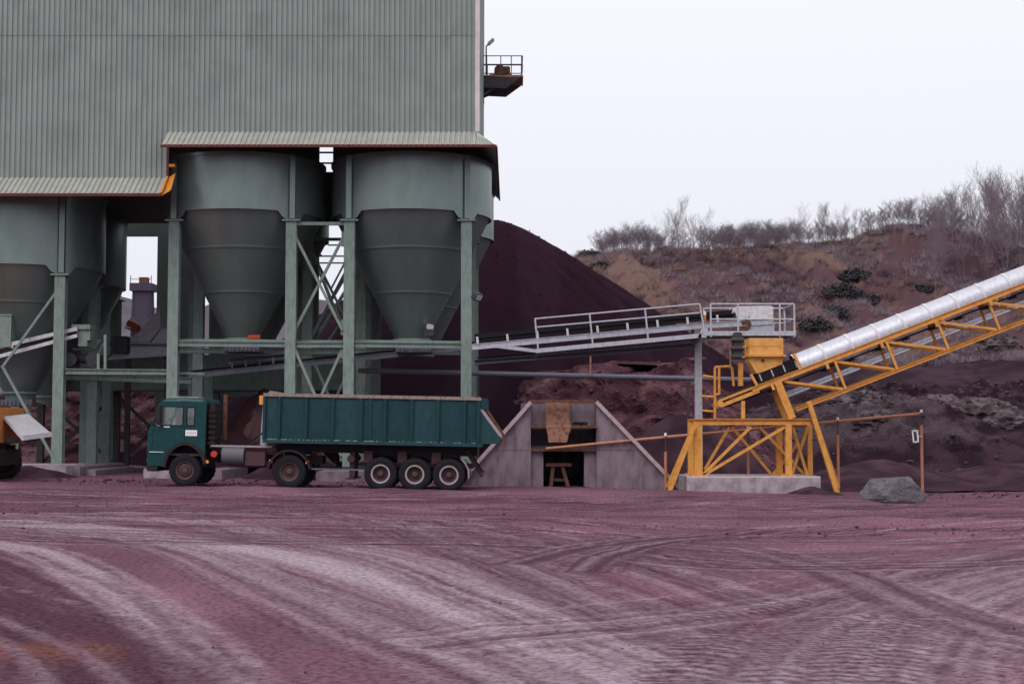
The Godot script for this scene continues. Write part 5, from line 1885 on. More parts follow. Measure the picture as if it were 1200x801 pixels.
func build_land() -> void:
	var hill := sheet(230, 190, func(u, v): 
		var d := lerpf(55.5, 165.0, pow(v, 1.25))
		var x := lerpf(-4.0, 92.0, u) - 8.0
		return Vector3(x, hill_height(x, d) - 0.9 * smoothstep(7.0, 12.0, x) * (1.0 - smoothstep(70.0, 76.0, d)), -d), hill_tint)
	setting("hillside", hill, M.earth)
	# broken face of the bank at the right, with its beds dipping to the left
	var bank_right := sheet(330, 120, func(u, v):
		var d := lerpf(56.5, 79.0, v)
		var x := lerpf(8.5, 44.0, u) 
		var h := hill_height(x, d)
		var dip := h * 3.2 - x * 0.9
		var beds := absf(fposmod(dip * 0.55 + fbm.get_noise_2d(x * 2.0, d * 2.0) * 2.0, 1.0) - 0.5)
		var k := smoothstep(0.3, 1.4, h) * smoothstep(0.0, 0.12, u) * (1.0 - smoothstep(0.85, 1.0, v))
		var crag := (ridge.get_noise_3d(x * 2.6 + h * 2.0, h * 4.0, d * 2.0) * 0.75 + fine.get_noise_3d(x * 2.0, h * 2.0, d * 2.0) * 0.4 + beds * 0.4) * k
		var w := 0.25 + 0.75 * smoothstep(-0.15, 0.2, fbm.get_noise_2d(x * 2.4 + 11.0, d * 2.0))
		return Vector3(x, h + 0.06 + crag * 0.7 * w, -d + crag * 0.5 * w), func(p, n):
		var b := fine.get_noise_3d(p.x * 1.6, p.y * 3.0, p.z * 1.6)
		var a := fbm.get_noise_2d(p.x * 2.4 + 11.0, p.z * -2.0)
		var c := Color(0.038, 0.02, 0.031).lerp(Color(0.08, 0.044, 0.06), smoothstep(-0.25, 0.35, b))
		var stone := smoothstep(0.04, 0.26, a + b * 0.3) * smoothstep(0.9, 1.7, p.y) * (1.0 - smoothstep(3.2, 3.8, p.y))
		return c.lerp(Color(0.17, 0.13, 0.15), stone * 0.45), true)
	setting("quarry_bank", bank_right, M.rock_face)
	# stockpile: a cone of fine dark lava gravel
	var ax := -1.03
	var ad := 80.0
	var heap := sheet(300, 80, func(u, v):
		var a: float = u * TAU
		var r: float = v * 23.0
		var y: float = 13.8 - 0.70 * (sqrt(r * r + 1.63 * 1.63) - 1.63)
		var q := Vector3(ax + sin(a) * r, 0, -ad - cos(a) * r)
		y += ridge.get_noise_2d(a * 60.0, r * 0.25) * 0.16 * smoothstep(0.06, 0.3, v) + fine.get_noise_2d(q.x * 1.2, q.z * 1.2) * 0.12 * smoothstep(0.02, 0.2, v) + fbm.get_noise_2d(sin(a) * 40.0, cos(a) * 40.0) * 0.5 * v
		return Vector3(q.x, y - 0.3, q.z), func(p, n):
		var b := fine.get_noise_2d(p.x * 1.1, p.y * 1.8 + p.z)
		return Color(0.024, 0.009, 0.019).lerp(Color(0.034, 0.0125, 0.026), smoothstep(-0.3, 0.4, b)))
	var o := MeshInstance3D.new()
	o.mesh = heap
	o.material_override = M.heap
	o.name = "gravel_stockpile"
	add_child(o)
	tag(o, "huge dark maroon conical stockpile of lava gravel behind the silos", "stockpile")
	# rough rock bank behind the works
	var path := PackedVector2Array([Vector2(-34, 70), Vector2(-22, 70.5), Vector2(-14, 69.5), Vector2(-8, 69), Vector2(-3.5, 66.5), Vector2(0, 62.5), Vector2(3.5, 60.5), Vector2(7.5, 59.5), Vector2(10.5, 61), Vector2(13, 66)])
	var curve := Curve2D.new()
	for i in path.size():
		var tn := (path[mini(i + 1, path.size() - 1)] - path[maxi(i - 1, 0)]) * 0.16
		curve.add_point(path[i], -tn, tn)
	var length := curve.get_baked_length()
	var bank := sheet(330, 46, func(u, v):
		var p := curve.sample_baked(u * length)
		var q := curve.sample_baked(minf(u * length + 0.3, length)) - curve.sample_baked(maxf(u * length - 0.3, 0.0))
		var nrm := Vector2(q.y, -q.x).normalized()      # towards the camera
		var h: float = 4.5 + fbm.get_noise_1d(u * 420.0) * 1.3
		h *= 1.0 - smoothstep(0.85, 1.0, u) * 0.75
		var back := 0.0
		var y := 0.0
		if v < 0.72:
			y = v / 0.72 * h
			back = (v / 0.72 - 0.5) * 3.6
		else:
			y = h + (v - 0.72) * 1.4
			back = 1.8 + (v - 0.72) / 0.28 * 6.0
		var w := Vector3(p.x - nrm.x * back, 0, -(p.y - nrm.y * back))
		var crag := ridge.get_noise_3d(w.x * 2.2, y * 3.0, w.z * 2.2) * 0.4 + fine.get_noise_3d(w.x * 2.6, y * 2.6, w.z * 2.6) * 0.4
		crag *= smoothstep(0.0, 0.08, v) * (1.0 - 0.8 * smoothstep(0.66, 0.8, v))
		return Vector3(w.x + nrm.x * crag, y - 0.4 + crag * 0.25, w.z - nrm.y * crag), func(p, n):
		var b := fine.get_noise_3d(p.x * 1.5, p.y * 2.2, p.z * 1.5)
		var a := fbm.get_noise_3d(p.x * 3.0, p.y * 3.0, p.z * 3.0)
		var c := Color(0.105, 0.045, 0.062).lerp(Color(0.22, 0.105, 0.128), smoothstep(-0.2, 0.35, b))
		return c.lerp(Color(0.32, 0.18, 0.205), smoothstep(0.12, 0.42, a + b * 0.4) * 0.7), true)
	setting("rock_bank", bank, M.rock_face)
	scree("red_scree", "loose reddish stones strewn over the rough rock bank", bank, 5000, 0.04, 0.22, M.scree_red)
	scree("dark_scree", "loose dark stones strewn over the bank at the right", bank_right, 4200, 0.06, 0.4, M.scree_dark)
	# small heaps
	small_heap("low rounded heap of dark gravel behind the loading bay's right wing wall", 6.4, 55.8, 2.75, 4.3, 0.6)
	small_heap("little pile of dark gravel against the right end of the foundation block", 9.75, 46.9, 0.42, 1.15, 0.5)
	small_heap("flat spill of dark gravel before the loading bay opening", 2.2, 49.1, 0.16, 1.6, 0.3)
	small_heap("low mound of gravel in front of the pale plinth at the left", -16.9, 50.7, 0.42, 1.7, 0.3)
	small_heap("reddish gravel mound behind the boulder and the end post", 14.2, 56.5, 1.1, 4.8, 0.5)
	small_heap("dark gravel mound at the foot of the bank right of the end post", 19.5, 57.0, 1.0, 4.5, 0.5)
	small_heap("gravel mound seen under the truck between its front and drive wheels", -8.6, 53.6, 0.75, 1.4, 0.4)
	small_heap("round heap of coarse reddish rock showing between cab and trailer", -10.2, 59.8, 3.1, 2.9, 1.1)
	# far land
	var far := sheet(140, 10, func(u, v):
		var x := lerpf(-420.0, 300.0, u)
		var d := lerpf(230.0, 420.0, v)
		return Vector3(x, -1.0 + (30.0 + fbm.get_noise_1d(x * 0.9) * 9.0 + fine.get_noise_1d(x * 3.0) * 1.5) * smoothstep(0.0, 0.8, v) * 1.15, -d), func(p, n):
		return Color(0.13, 0.11, 0.14).lerp(Color(0.2, 0.17, 0.2), smoothstep(-0.3, 0.3, fine.get_noise_2d(p.x, p.y * 3.0))))
	setting("far_hills", far, M.earth)
	scree("stockpile_gravel", "coarse dark gravel lying over the big stockpile", heap, 9000, 0.04, 0.16, M.scree_pile)
	build_far_tower()

func scree(called: String, label: String, mesh: ArrayMesh, count: int, least: float, most: float, m: Material) -> void:
	var pts: PackedVector3Array = mesh.surface_get_arrays(0)[Mesh.ARRAY_VERTEX]
	var mm := MultiMesh.new()
	mm.transform_format = MultiMesh.TRANSFORM_3D
	mm.mesh = pebble()
	mm.instance_count = count
	rng.seed = called.length() * 31
	for i in count:
		var s := least + (most - least) * pow(rng.randf(), 5.0)
		var p := pts[rng.randi() % pts.size()] + Vector3(rng.randfn(0, 0.05), s * 0.05, rng.randfn(0, 0.05))
		mm.set_instance_transform(i, Transform3D(Basis.from_euler(Vector3(rng.randf() * TAU, rng.randf() * TAU, rng.randf() * TAU)).scaled(Vector3(s, s * rng.randf_range(0.5, 1.0), s)), p))
	var o := MultiMeshInstance3D.new()
	o.multimesh = mm
	o.material_override = m
	o.name = called
	o.set_meta("kind", "stuff")
	add_child(o)
	tag(o, label, "stones")

func small_heap(label: String, x: float, d: float, h: float, r: float, rough: float) -> void:
	var y := ground_height(x, -d)
	origin = Vector3(x, y, -d)
	var m := sheet(56, 24, func(u, v):
		var a: float = u * TAU
		var rr: float = r * v * (1.0 + 0.12 * fbm.get_noise_2d(sin(a) * 30.0 + x * 7.0, cos(a) * 30.0))
		var p := Vector3(sin(a) * rr, 0, -cos(a) * rr)
		var e: float = v
		p.y = h * (1.0 - sqrt(e * e + 0.03) * 1.02 + 0.15) * 0.98 - 0.06 - v * 0.05
		p.y += (fine.get_noise_3d((x + p.x) * 2.6, p.y, (p.z - d) * 2.6) * 0.22 + ridge.get_noise_2d((x + p.x) * 2.0, (p.z - d) * 2.0) * 0.3) * (rough if rough <= 1.0 else rough * 2.4) * (1.0 - v * 0.6)
		return p, func(p, n):
		var b := fine.get_noise_2d((p.x + x) * 2.0, (p.z - d) * 2.0 + p.y)
		if rough > 1.0: return Color(0.1, 0.046, 0.06).lerp(Color(0.3, 0.165, 0.17), smoothstep(-0.1, 0.4, b))
		return Color(0.06, 0.03, 0.045).lerp(Color(0.105, 0.056, 0.076), smoothstep(-0.25, 0.4, b)), rough > 1.0)
	var o := MeshInstance3D.new()
	o.mesh = m
	o.material_override = M.heap
	o.name = numbered("gravel_heap")
	add_child(o)
	o.position = origin
	tag(o, label, "heap", "small gravel heaps about the works")

func build_far_tower() -> void:
	var d := 190.0
	var t := thing("far_tower", "hazy dark tower with a railed top platform seen through the gap at the left", "tower", at(165, 500, d))
	var g := Geo.new()
	var b := at(165, 500, d)
	var top := at(165, 337, d).y
	g.xf = Transform3D(Basis(), Vector3(b.x, 0, -d))
	for e in [[0.0, 2.6, 1.25]]:
		for s in [[-1, -1], [1, -1], [1, 1], [-1, 1]]: g.bar(Vector3(s[0] * 1.5, 0, s[1] * 1.5), Vector3(s[0] * 0.95, top, s[1] * 0.95), 0.3, 0.3)
	g.box(Vector3(0, top * 0.52, 0), Vector3(2.1, top * 0.94, 2.1))
	part(t, "shaft", g, M.far_dark)
	g = Geo.new()
	g.box(Vector3(b.x, top, -d), Vector3(2.9, 1.0, 2.9))
	part(t, "platform", g, M.far_dark)
	g = Geo.new()
	g.box(Vector3(b.x + 0.1, top + 0.95, -d), Vector3(1.1, 0.8, 1.1))
	part(t, "cabin", g, M.rust)
	for s in [-1, 1]:
		g = Geo.new()
		g.tube(Vector3(b.x + s * 1.35, top + 0.4, -d + 1.3), Vector3(b.x + s * 1.35, top + 1.5, -d + 1.3), 0.05, 0.05, 6)
		g.tube(Vector3(b.x + s * 1.35, top + 1.0, -d + 1.3), Vector3(b.x - s * 0.2, top + 1.0, -d + 1.3), 0.04, 0.04, 6)
		part(t, "rail_post", g, M.far_dark)
	g = Geo.new()
	g.prism(PackedVector2Array([at2(150, 386, d), at2(158, 372, d), at2(174, 370, d), at2(186, 386, d)]), -d - 2, -d + 2)
	part(t, "annex", g, M.far_dark)

func build_boulder() -> void:
	var c := on_ground(1042, 588)
	origin = c
	rng.seed = 640
	var cuts := []
	for i in 26:
		cuts.append([Vector3(rng.randfn(0, 1), rng.randfn(0.15, 0.8), rng.randfn(0, 1)).normalized(), rng.randf_range(0.78, 0.98)])
	var m := sheet(64, 36, func(u, v):
		var a: float = u * TAU
		var e: float = (v - 0.5) * PI
		var n := Vector3(cos(e) * sin(a), sin(e), cos(e) * cos(a))
		var r := 1.25
		for q in cuts:
			var f: float = n.dot(q[0])
			if f > 0.05: r = minf(r, q[1] / f)
		r += fine.get_noise_3dv(n * 6.0) * 0.05 + ridge.get_noise_3dv(n * 22.0) * 0.05
		var p := n * r
		return Vector3(p.x * 0.9 + p.y * 0.06, maxf(minf(p.y * 0.62 + 0.28, 0.72 + p.x * 0.06), -0.25), p.z * 0.66), func(p, n): return Color.WHITE, true)
	var o := MeshInstance3D.new()
	o.mesh = m
	o.material_override = M.boulder
	o.name = "boulder"
	add_child(o)
	o.position = c
	tag(o, "big pale grey boulder lying on the ground near the end post", "boulder")
	small_heap("thin skirt of dark soil banked against the boulder", c.x + 0.1, -c.z + 0.35, 0.22, 1.35, 0.5)


# ---------- yard ----------
var track_map: Image
const MAP_X := 64.0
const MAP_Z := 48.0
const MAP_N := 2048

func map_pixel(p: Vector3) -> Vector2:
	return Vector2((p.x + MAP_X / 2) / MAP_X, (-p.z - 2.0) / MAP_Z) * MAP_N

func brush(r: int, col: Color, alpha: float) -> Image:
	var im := Image.create(r * 2, r * 2, false, Image.FORMAT_RGBA8)
	for y in r * 2:
		for x in r * 2:
			var q := Vector2(x + 0.5 - r, y + 0.5 - r).length() / r
			im.set_pixel(x, y, Color(col.r, col.g, col.b, alpha * (1.0 - smoothstep(0.2, 1.0, q))))
	return im

var brushes := {}
func streak(line: PackedVector3Array, side: float, r: int, col: Color, alpha: float, breaks: float) -> void:
	var key := "%d %s %.3f" % [r, col.to_html(), alpha]
	if not brushes.has(key): brushes[key] = brush(r, col, alpha)
	var b: Image = brushes[key]
	var off := rng.randf() * 1000.0
	var last := Vector2(-99, -99)
	for i in line.size() - 1:
		var a := line[i]
		var dir := line[i + 1] - a
		var nrm := Vector3(-dir.z, 0, dir.x).normalized()
		var steps := maxi(1, int(dir.length() / 0.05))
		for k in steps:
			var p := a + dir * (float(k) / steps) + nrm * (side + fbm.get_noise_1d(off + a.x * 6.0 + a.z * 6.0) * 0.12)
			if fine.get_noise_1d(off + (a.x + a.z * 1.3 + dir.length() * k / steps) * 5.0) < breaks: continue
			var q := map_pixel(p)
			if q.distance_to(last) < maxf(1.0, r * 0.4): continue
			last = q
			track_map.blend_rect(b, Rect2i(0, 0, r * 2, r * 2), Vector2i(q) - Vector2i(r, r))

func path_of(pts: Array) -> PackedVector3Array:
	var c := Curve3D.new()
	var ps := []
	for p in pts: ps.append(on_ground(p[0], p[1]))
	for i in ps.size():
		var tn: Vector3 = (ps[mini(i + 1, ps.size() - 1)] - ps[maxi(i - 1, 0)]) * 0.17
		c.add_point(ps[i], -tn, tn)
	c.bake_interval = 0.25
	return c.get_baked_points()

func band(pts: Array, width: float, light: float, count: int, seed_: int) -> void:
	rng.seed = seed_
	var line := path_of(pts)
	var pale := Color(1.0, 0.985, 0.99)
	var deep := Color(0.5, 0.37, 0.42)
	# a faint wide lift or stain under the band, then many fine lines
	for i in count / 6:
		streak(line, rng.randfn(0.0, 0.3) * width, 16, pale if light > 0.5 else deep, 0.035, -0.9)
	for i in count * 2:
		var s := rng.randfn(0.0, 0.45) * width
		var is_pale := rng.randf() < light
		streak(line, s, [1, 2, 2, 3, 5][rng.randi() % 5], pale if is_pale else deep, [0.07, 0.11, 0.15, 0.2][rng.randi() % 4], rng.randf_range(-0.7, -0.05))

func build_ground() -> void:
	track_map = Image.create(MAP_N, MAP_N, false, Image.FORMAT_RGBA8)
	track_map.fill(Color(0.735, 0.70, 0.715))
	# blotches of damper and drier soil
	var f := FastNoiseLite.new()
	f.seed = 77
	f.frequency = 0.006
	f.fractal_octaves = 5
	var blot := f.get_seamless_image(MAP_N, MAP_N / 2, false, false, 0.1, true)
	blot.resize(MAP_N, MAP_N, Image.INTERPOLATE_BILINEAR)
	blot.convert(Image.FORMAT_RGBA8)
	var data := blot.get_data()
	var base := track_map.get_data()
	for i in range(0, data.size(), 4):
		var k := data[i] * 0.26 + 97.0
		base[i] = int(k * 1.0 + 45.0)
		base[i + 1] = int(k * 0.84 + 30.0)
		base[i + 2] = int(k * 0.88 + 37.0)
	track_map = Image.create_from_data(MAP_N, MAP_N, false, Image.FORMAT_RGBA8, base)
	# long sweeps of pale dust where the trucks turn
	band([[-120, 622], [0, 636], [60, 653], [130, 692], [190, 742], [240, 800], [262, 840]], 0.45, 0.85, 46, 1)
	band([[-150, 612], [40, 622], [200, 640], [330, 688], [450, 738], [560, 778], [640, 815]], 0.75, 0.72, 60, 2)
	band([[-80, 608], [160, 626], [360, 656], [510, 698], [650, 748], [790, 801], [860, 840]], 0.65, 0.93, 90, 3)
	band([[-80, 606], [160, 622], [380, 660], [560, 716], [700, 768], [800, 812]], 0.28, 0.98, 40, 33)
	band([[-160, 600], [200, 612], [420, 646], [600, 706], [720, 752], [860, 801], [930, 840]], 0.9, 0.6, 60, 4)
	band([[100, 600], [420, 612], [560, 652], [680, 700], [800, 745], [980, 801]], 1.1, 0.42, 45, 5)
	band([[300, 596], [600, 622], [760, 660], [900, 702], [1060, 740], [1300, 780]], 1.2, 0.36, 40, 6)
	band([[1300, 628], [1150, 655], [1020, 690], [900, 712], [760, 728], [600, 742], [480, 756]], 1.2, 0.6, 34, 7)
	band([[1320, 660], [1180, 690], [1110, 720], [1060, 752], [1035, 790], [1025, 840]], 0.8, 0.6, 50, 8)
	band([[1320, 640], [1130, 678], [1010, 716], [940, 752], [900, 801], [890, 840]], 0.9, 0.6, 40, 9)
	band([[860, 640], [980, 668], [1060, 700], [1140, 730], [1300, 770]], 0.6, 0.45, 40, 10)
	band([[-60, 650], [20, 690], [70, 740], [90, 801], [95, 840]], 0.9, 0.15, 60, 12)
	band([[-80, 690], [20, 720], [120, 760], [200, 820]], 0.9, 0.2, 40, 13)
	# turning arcs further back and the churned strip by the works
	for e in [[14, 640, 664], [15, 632, 650], [16, 622, 634], [17, 612, 620], [18, 604, 608], [19, 598, 600], [20, 592, 594], [21, 588, 589], [22, 584, 585]]:
		rng.seed = e[0]
		var y0: float = e[1]
		band([[-200, y0 - 14], [200, y0 - 6], [600, y0], [900, y0 + (e[2] - y0)], [1300, y0 + (e[2] - y0) * 0.6]], 1.3, 0.34, 44, e[0])
	band([[690, 668], [720, 650], [790, 634], [900, 626], [1040, 624]], 0.5, 0.25, 50, 24)
	band([[600, 660], [680, 640], [800, 628], [960, 618]], 0.5, 0.25, 40, 25)
	# lug prints of loader tyres at the right foreground
	rng.seed = 41
	var dark := brush(2, Color(0.42, 0.32, 0.36), 0.3)
	var pale := brush(2, Color(1, 0.96, 0.98), 0.22)
	for tr in [[[1110, 720], [1062, 752], [1040, 790], [1034, 830]], [[1060, 722], [1012, 752], [986, 790], [980, 830]], [[1010, 716], [950, 746], [914, 790], [905, 830]], [[880, 738], [840, 752], [800, 790], [790, 820]], [[940, 700], [880, 712], [800, 726]]]:
		var line := path_of(tr)
		for i in line.size() - 1:
			var dir := (line[i + 1] - line[i]).normalized()
			var nrm := Vector3(-dir.z, 0, dir.x)
			for s in 17:
				var v := (s - 8) / 8.0
				if absf(v) < 0.08: continue
				var p := line[i] + dir * (absf(v) * 0.16) + nrm * v * 0.26
				track_map.blend_rect(dark, Rect2i(0, 0, 4, 4), Vector2i(map_pixel(p)) - Vector2i(2, 2))
				track_map.blend_rect(pale, Rect2i(0, 0, 4, 4), Vector2i(map_pixel(p + dir * 0.12)) - Vector2i(2, 2))
	# tan sand spill at the left foreground
	rng.seed = 52
	var sand := brush(7, Color(0.88, 0.7, 0.62), 0.022)
	for i in 1500:
		var p := on_ground(-60 + rng.randf() * 200, 760 + rng.randfn(0, 7.0))
		var q := Vector2i(map_pixel(p)) + Vector2i(rng.randi_range(-4, 4), rng.randi_range(-3, 3))
		track_map.blend_rect(sand, Rect2i(0, 0, 14, 14), q - Vector2i(7, 7))
	track_map.convert(Image.FORMAT_RGB8)

	var m := StandardMaterial3D.new()
	m.albedo_color = Color(0.375, 0.30, 0.345).linear_to_srgb()
	m.roughness = 0.95
	m.metallic_specular = 0.12
	m.albedo_texture = noise_texture(61, 0.035, 6, [[0.0, grey(0.55)], [0.35, grey(0.8)], [0.55, grey(0.92)], [1.0, grey(1.0)]], 1024)
	m.uv1_scale = Vector3(1, 1, 1)
	m.heightmap_enabled = true
	m.heightmap_texture = noise_texture(62, 0.03, 6, [[0.0, grey(0.0)], [1.0, grey(1.0)]], 1024)
	m.heightmap_scale = 1.1
	m.detail_enabled = true
	m.detail_blend_mode = BaseMaterial3D.BLEND_MODE_MUL
	m.detail_uv_layer = BaseMaterial3D.DETAIL_UV_2
	m.detail_albedo = ImageTexture.create_from_image(track_map)
	# one sheet out to the horizon, fine near the camera
	var xs := PackedFloat32Array()
	var zs := PackedFloat32Array()
	for v in [-900, -500, -300, -200, -140, -100, -80, -66, -56, -48, -42, -38]: xs.append(v)
	var x := -34.0
	while x <= 34.0:
		xs.append(x)
		x += 0.14
	for v in [38, 42, 48, 56, 66, 80, 100, 140, 200, 300, 500, 900]: xs.append(v)
	for v in [60, 30, 15, 8, 3, -1]: zs.append(v)
	var z := -4.0
	while z > -58.0:
		zs.append(z)
		z -= 0.09 + maxf(0.0, (-z - 10.0)) * 0.0035
	for v in [-60, -63, -67, -72, -80, -100, -140, -200, -300, -500, -900]: zs.append(v)
	var nx := xs.size()
	var nz := zs.size()
	var vs := PackedVector3Array(); vs.resize(nx * nz)
	var uv := PackedVector2Array(); uv.resize(nx * nz)
	var uv2 := PackedVector2Array(); uv2.resize(nx * nz)
	for j in nz:
		var zz := zs[j]
		var d := -zz
		var churn := smoothstep(17.0, 34.0, d) * (1.0 - smoothstep(47.0, 52.0, d))
		var near := 1.0 - smoothstep(30.0, 50.0, d)
		for i in nx:
			var xx := xs[i]
			var h := ground_height(xx, zz)
			if absf(xx) < 35.0 and d > 0.0 and d < 58.0:
				h += fbm.get_noise_2d(xx * 2.2, zz * 5.0) * 0.13 * churn
				h += ridge.get_noise_2d(xx * 1.1, zz * 5.0) * 0.1 * churn
				h += fine.get_noise_2d(xx * 2.0, zz * 3.2) * 0.022
				h += (track_map.get_pixel(posmod(int((xx + MAP_X / 2) / MAP_X * MAP_N), MAP_N), posmod(int((d - 2.0) / MAP_Z * MAP_N), MAP_N)).g - 0.68) * 0.05 * near
			vs[j * nx + i] = Vector3(xx, h, zz)
			uv[j * nx + i] = Vector2(xx, zz) / 3.7
			uv2[j * nx + i] = Vector2((xx + MAP_X / 2) / MAP_X, (d - 2.0) / MAP_Z)
	var nn := PackedVector3Array(); nn.resize(nx * nz)
	var idx := PackedInt32Array()
	for j in nz:
		for i in nx:
			var du := vs[j * nx + mini(i + 1, nx - 1)] - vs[j * nx + maxi(i - 1, 0)]
			var dv := vs[mini(j + 1, nz - 1) * nx + i] - vs[maxi(j - 1, 0) * nx + i]
			nn[j * nx + i] = du.cross(dv).normalized()
	for j in nz - 1:
		for i in nx - 1:
			var k := j * nx + i
			idx.append_array([k, k + nx + 1, k + 1, k, k + nx, k + nx + 1])
	var a := []
	a.resize(Mesh.ARRAY_MAX)
	a[Mesh.ARRAY_VERTEX] = vs
	a[Mesh.ARRAY_NORMAL] = nn
	a[Mesh.ARRAY_TEX_UV] = uv
	a[Mesh.ARRAY_TEX_UV2] = uv2
	a[Mesh.ARRAY_INDEX] = idx
	var mesh := ArrayMesh.new()
	mesh.add_surface_from_arrays(Mesh.PRIMITIVE_TRIANGLES, a)
	setting("ground", mesh, m)

# angular pebble: a squashed six-sided gem
func pebble() -> ArrayMesh:
	var g := Geo.new()
	var top := Vector3(0.05, 0.42, 0.0)
	var ring := []
	for i in 6:
		var a := TAU * i / 6.0
		ring.append(Vector3(cos(a) * (0.5 + 0.12 * (i % 2)), 0.05 * (i % 3), sin(a) * (0.46 - 0.08 * (i % 2))))
	for i in 6:
		g.tri(top, ring[(i + 1) % 6], ring[i])
		g.tri(Vector3(0, -0.3, 0), ring[i], ring[(i + 1) % 6])
	return g.mesh()

func build_stones() -> void:
	rng.seed = 99
	var mm := MultiMesh.new()
	mm.transform_format = MultiMesh.TRANSFORM_3D
	mm.mesh = pebble()
	var list := []
	for i in range(900, 5200):
		var d := 0.0
		var x := 0.0
		var s := 0.0
		if i < 1700:
			d = rng.randf_range(9.0, 30.0)
			x = rng.randf_range(-0.4, 0.4) * d
			s = 0.008 + 0.03 * pow(rng.randf(), 4.0)
		elif i < 3900:
			d = rng.randf_range(26.0, 49.5)
			x = rng.randf_range(-0.4, 0.4) * d
			s = 0.02 + 0.08 * pow(rng.randf(), 4.0)
		else:
			d = rng.randf_range(46.5, 52.0)
			x = rng.randf_range(-18.0, 20.0)
			s = 0.03 + 0.16 * pow(rng.randf(), 4.0)
		list.append(Transform3D(Basis.from_euler(Vector3(rng.randf_range(-0.4, 0.4), rng.randf() * TAU, rng.randf_range(-0.4, 0.4))).scaled(Vector3(s, s * rng.randf_range(0.5, 1.0), s)), Vector3(x, ground_height(x, -d) + s * 0.1, -d)))
	mm.instance_count = list.size()
	for i in list.size(): mm.set_instance_transform(i, list[i])
	var o := MultiMeshInstance3D.new()
	o.multimesh = mm
	o.material_override = M.clod
	o.name = "loose_stones"
	o.set_meta("kind", "stuff")
	add_child(o)
	tag(o, "loose dark clods and stones strewn over the yard", "stones")


# ---------- trees and scrub ----------
func grow(wood: Geo, twigs: Geo, a: Vector3, dir: Vector3, length: float, r: float, level: int, spread: float, upward: float) -> void:
	var p := a
	var segs := 3 if level < 2 else 2
	for i in segs:
		dir = (dir + Vector3(rng.randfn(0, 0.09), upward * 0.12, rng.randfn(0, 0.09)) * (1.0 + level * 0.5)).normalized()
		var q := p + dir * length / segs
		var r0 := r * (1.0 - 0.28 * i)
		var r1 := r * (1.0 - 0.28 * (i + 1))
		(wood if level == 0 else twigs).tube(p, q, maxf(r0, 0.009), maxf(r1, 0.006), 5 if level == 0 else 3, false)
		p = q
		if level < 3:
			var kids: int = [4, 3, 3][level] if spread < 0.49 else [4, 3, 2][level]
			if level == 0 and i == 0: kids = 1
			for k in kids:
				var side := Vector3(rng.randfn(0, 1), 0, rng.randfn(0, 1)).normalized()
				var nd := (dir * (1.0 - spread) + side * spread + Vector3(0, upward * 0.3, 0)).normalized()
				grow(wood, twigs, p, nd, length * rng.randf_range(0.36, 0.62), r1 * 0.55, level + 1, spread, upward)

func make_tree(seed_: int, height: float, spread: float, upward: float, stems: int) -> Array:
	rng.seed = seed_
	var wood := Geo.new()
	var twigs := Geo.new()
	for i in stems:
		var lean := Vector3(rng.randfn(0, 0.16), 1, rng.randfn(0, 0.16)) if stems > 1 else Vector3(rng.randfn(0, 0.05), 1, 0)
		grow(wood, twigs, Vector3(rng.randfn(0, 0.12), -0.4, rng.randfn(0, 0.12)) * (1.0 if stems > 1 else 0.2), lean.normalized(), height * (0.72 if stems == 1 else rng.randf_range(0.5, 0.75)), 0.009 * height + 0.012, 0, spread, upward)
	return [wood.mesh(), twigs.mesh()]

const ORDINAL := ["first", "second", "third", "fourth", "fifth", "sixth", "seventh", "eighth", "ninth", "tenth", "eleventh", "twelfth", "thirteenth", "fourteenth"]
var kinds := []
func put_tree(called: String, label: String, group: String, kind: int, px: float, d: float, size: float, bark: Material, twig: Material) -> void:
	var x := (px - 600.0) / FOCAL * d
	var p := Vector3(x, hill_height(x, d) - 0.1, -d)
	var t := thing(called, label, "tree", p, group)
	part_mesh(t, "trunk", kinds[kind][0], bark)
	part_mesh(t, "crown", kinds[kind][1], twig)
	t.rotation.y = rng.randf() * TAU
	t.scale = Vector3(size, size * rng.randf_range(0.9, 1.12), size)

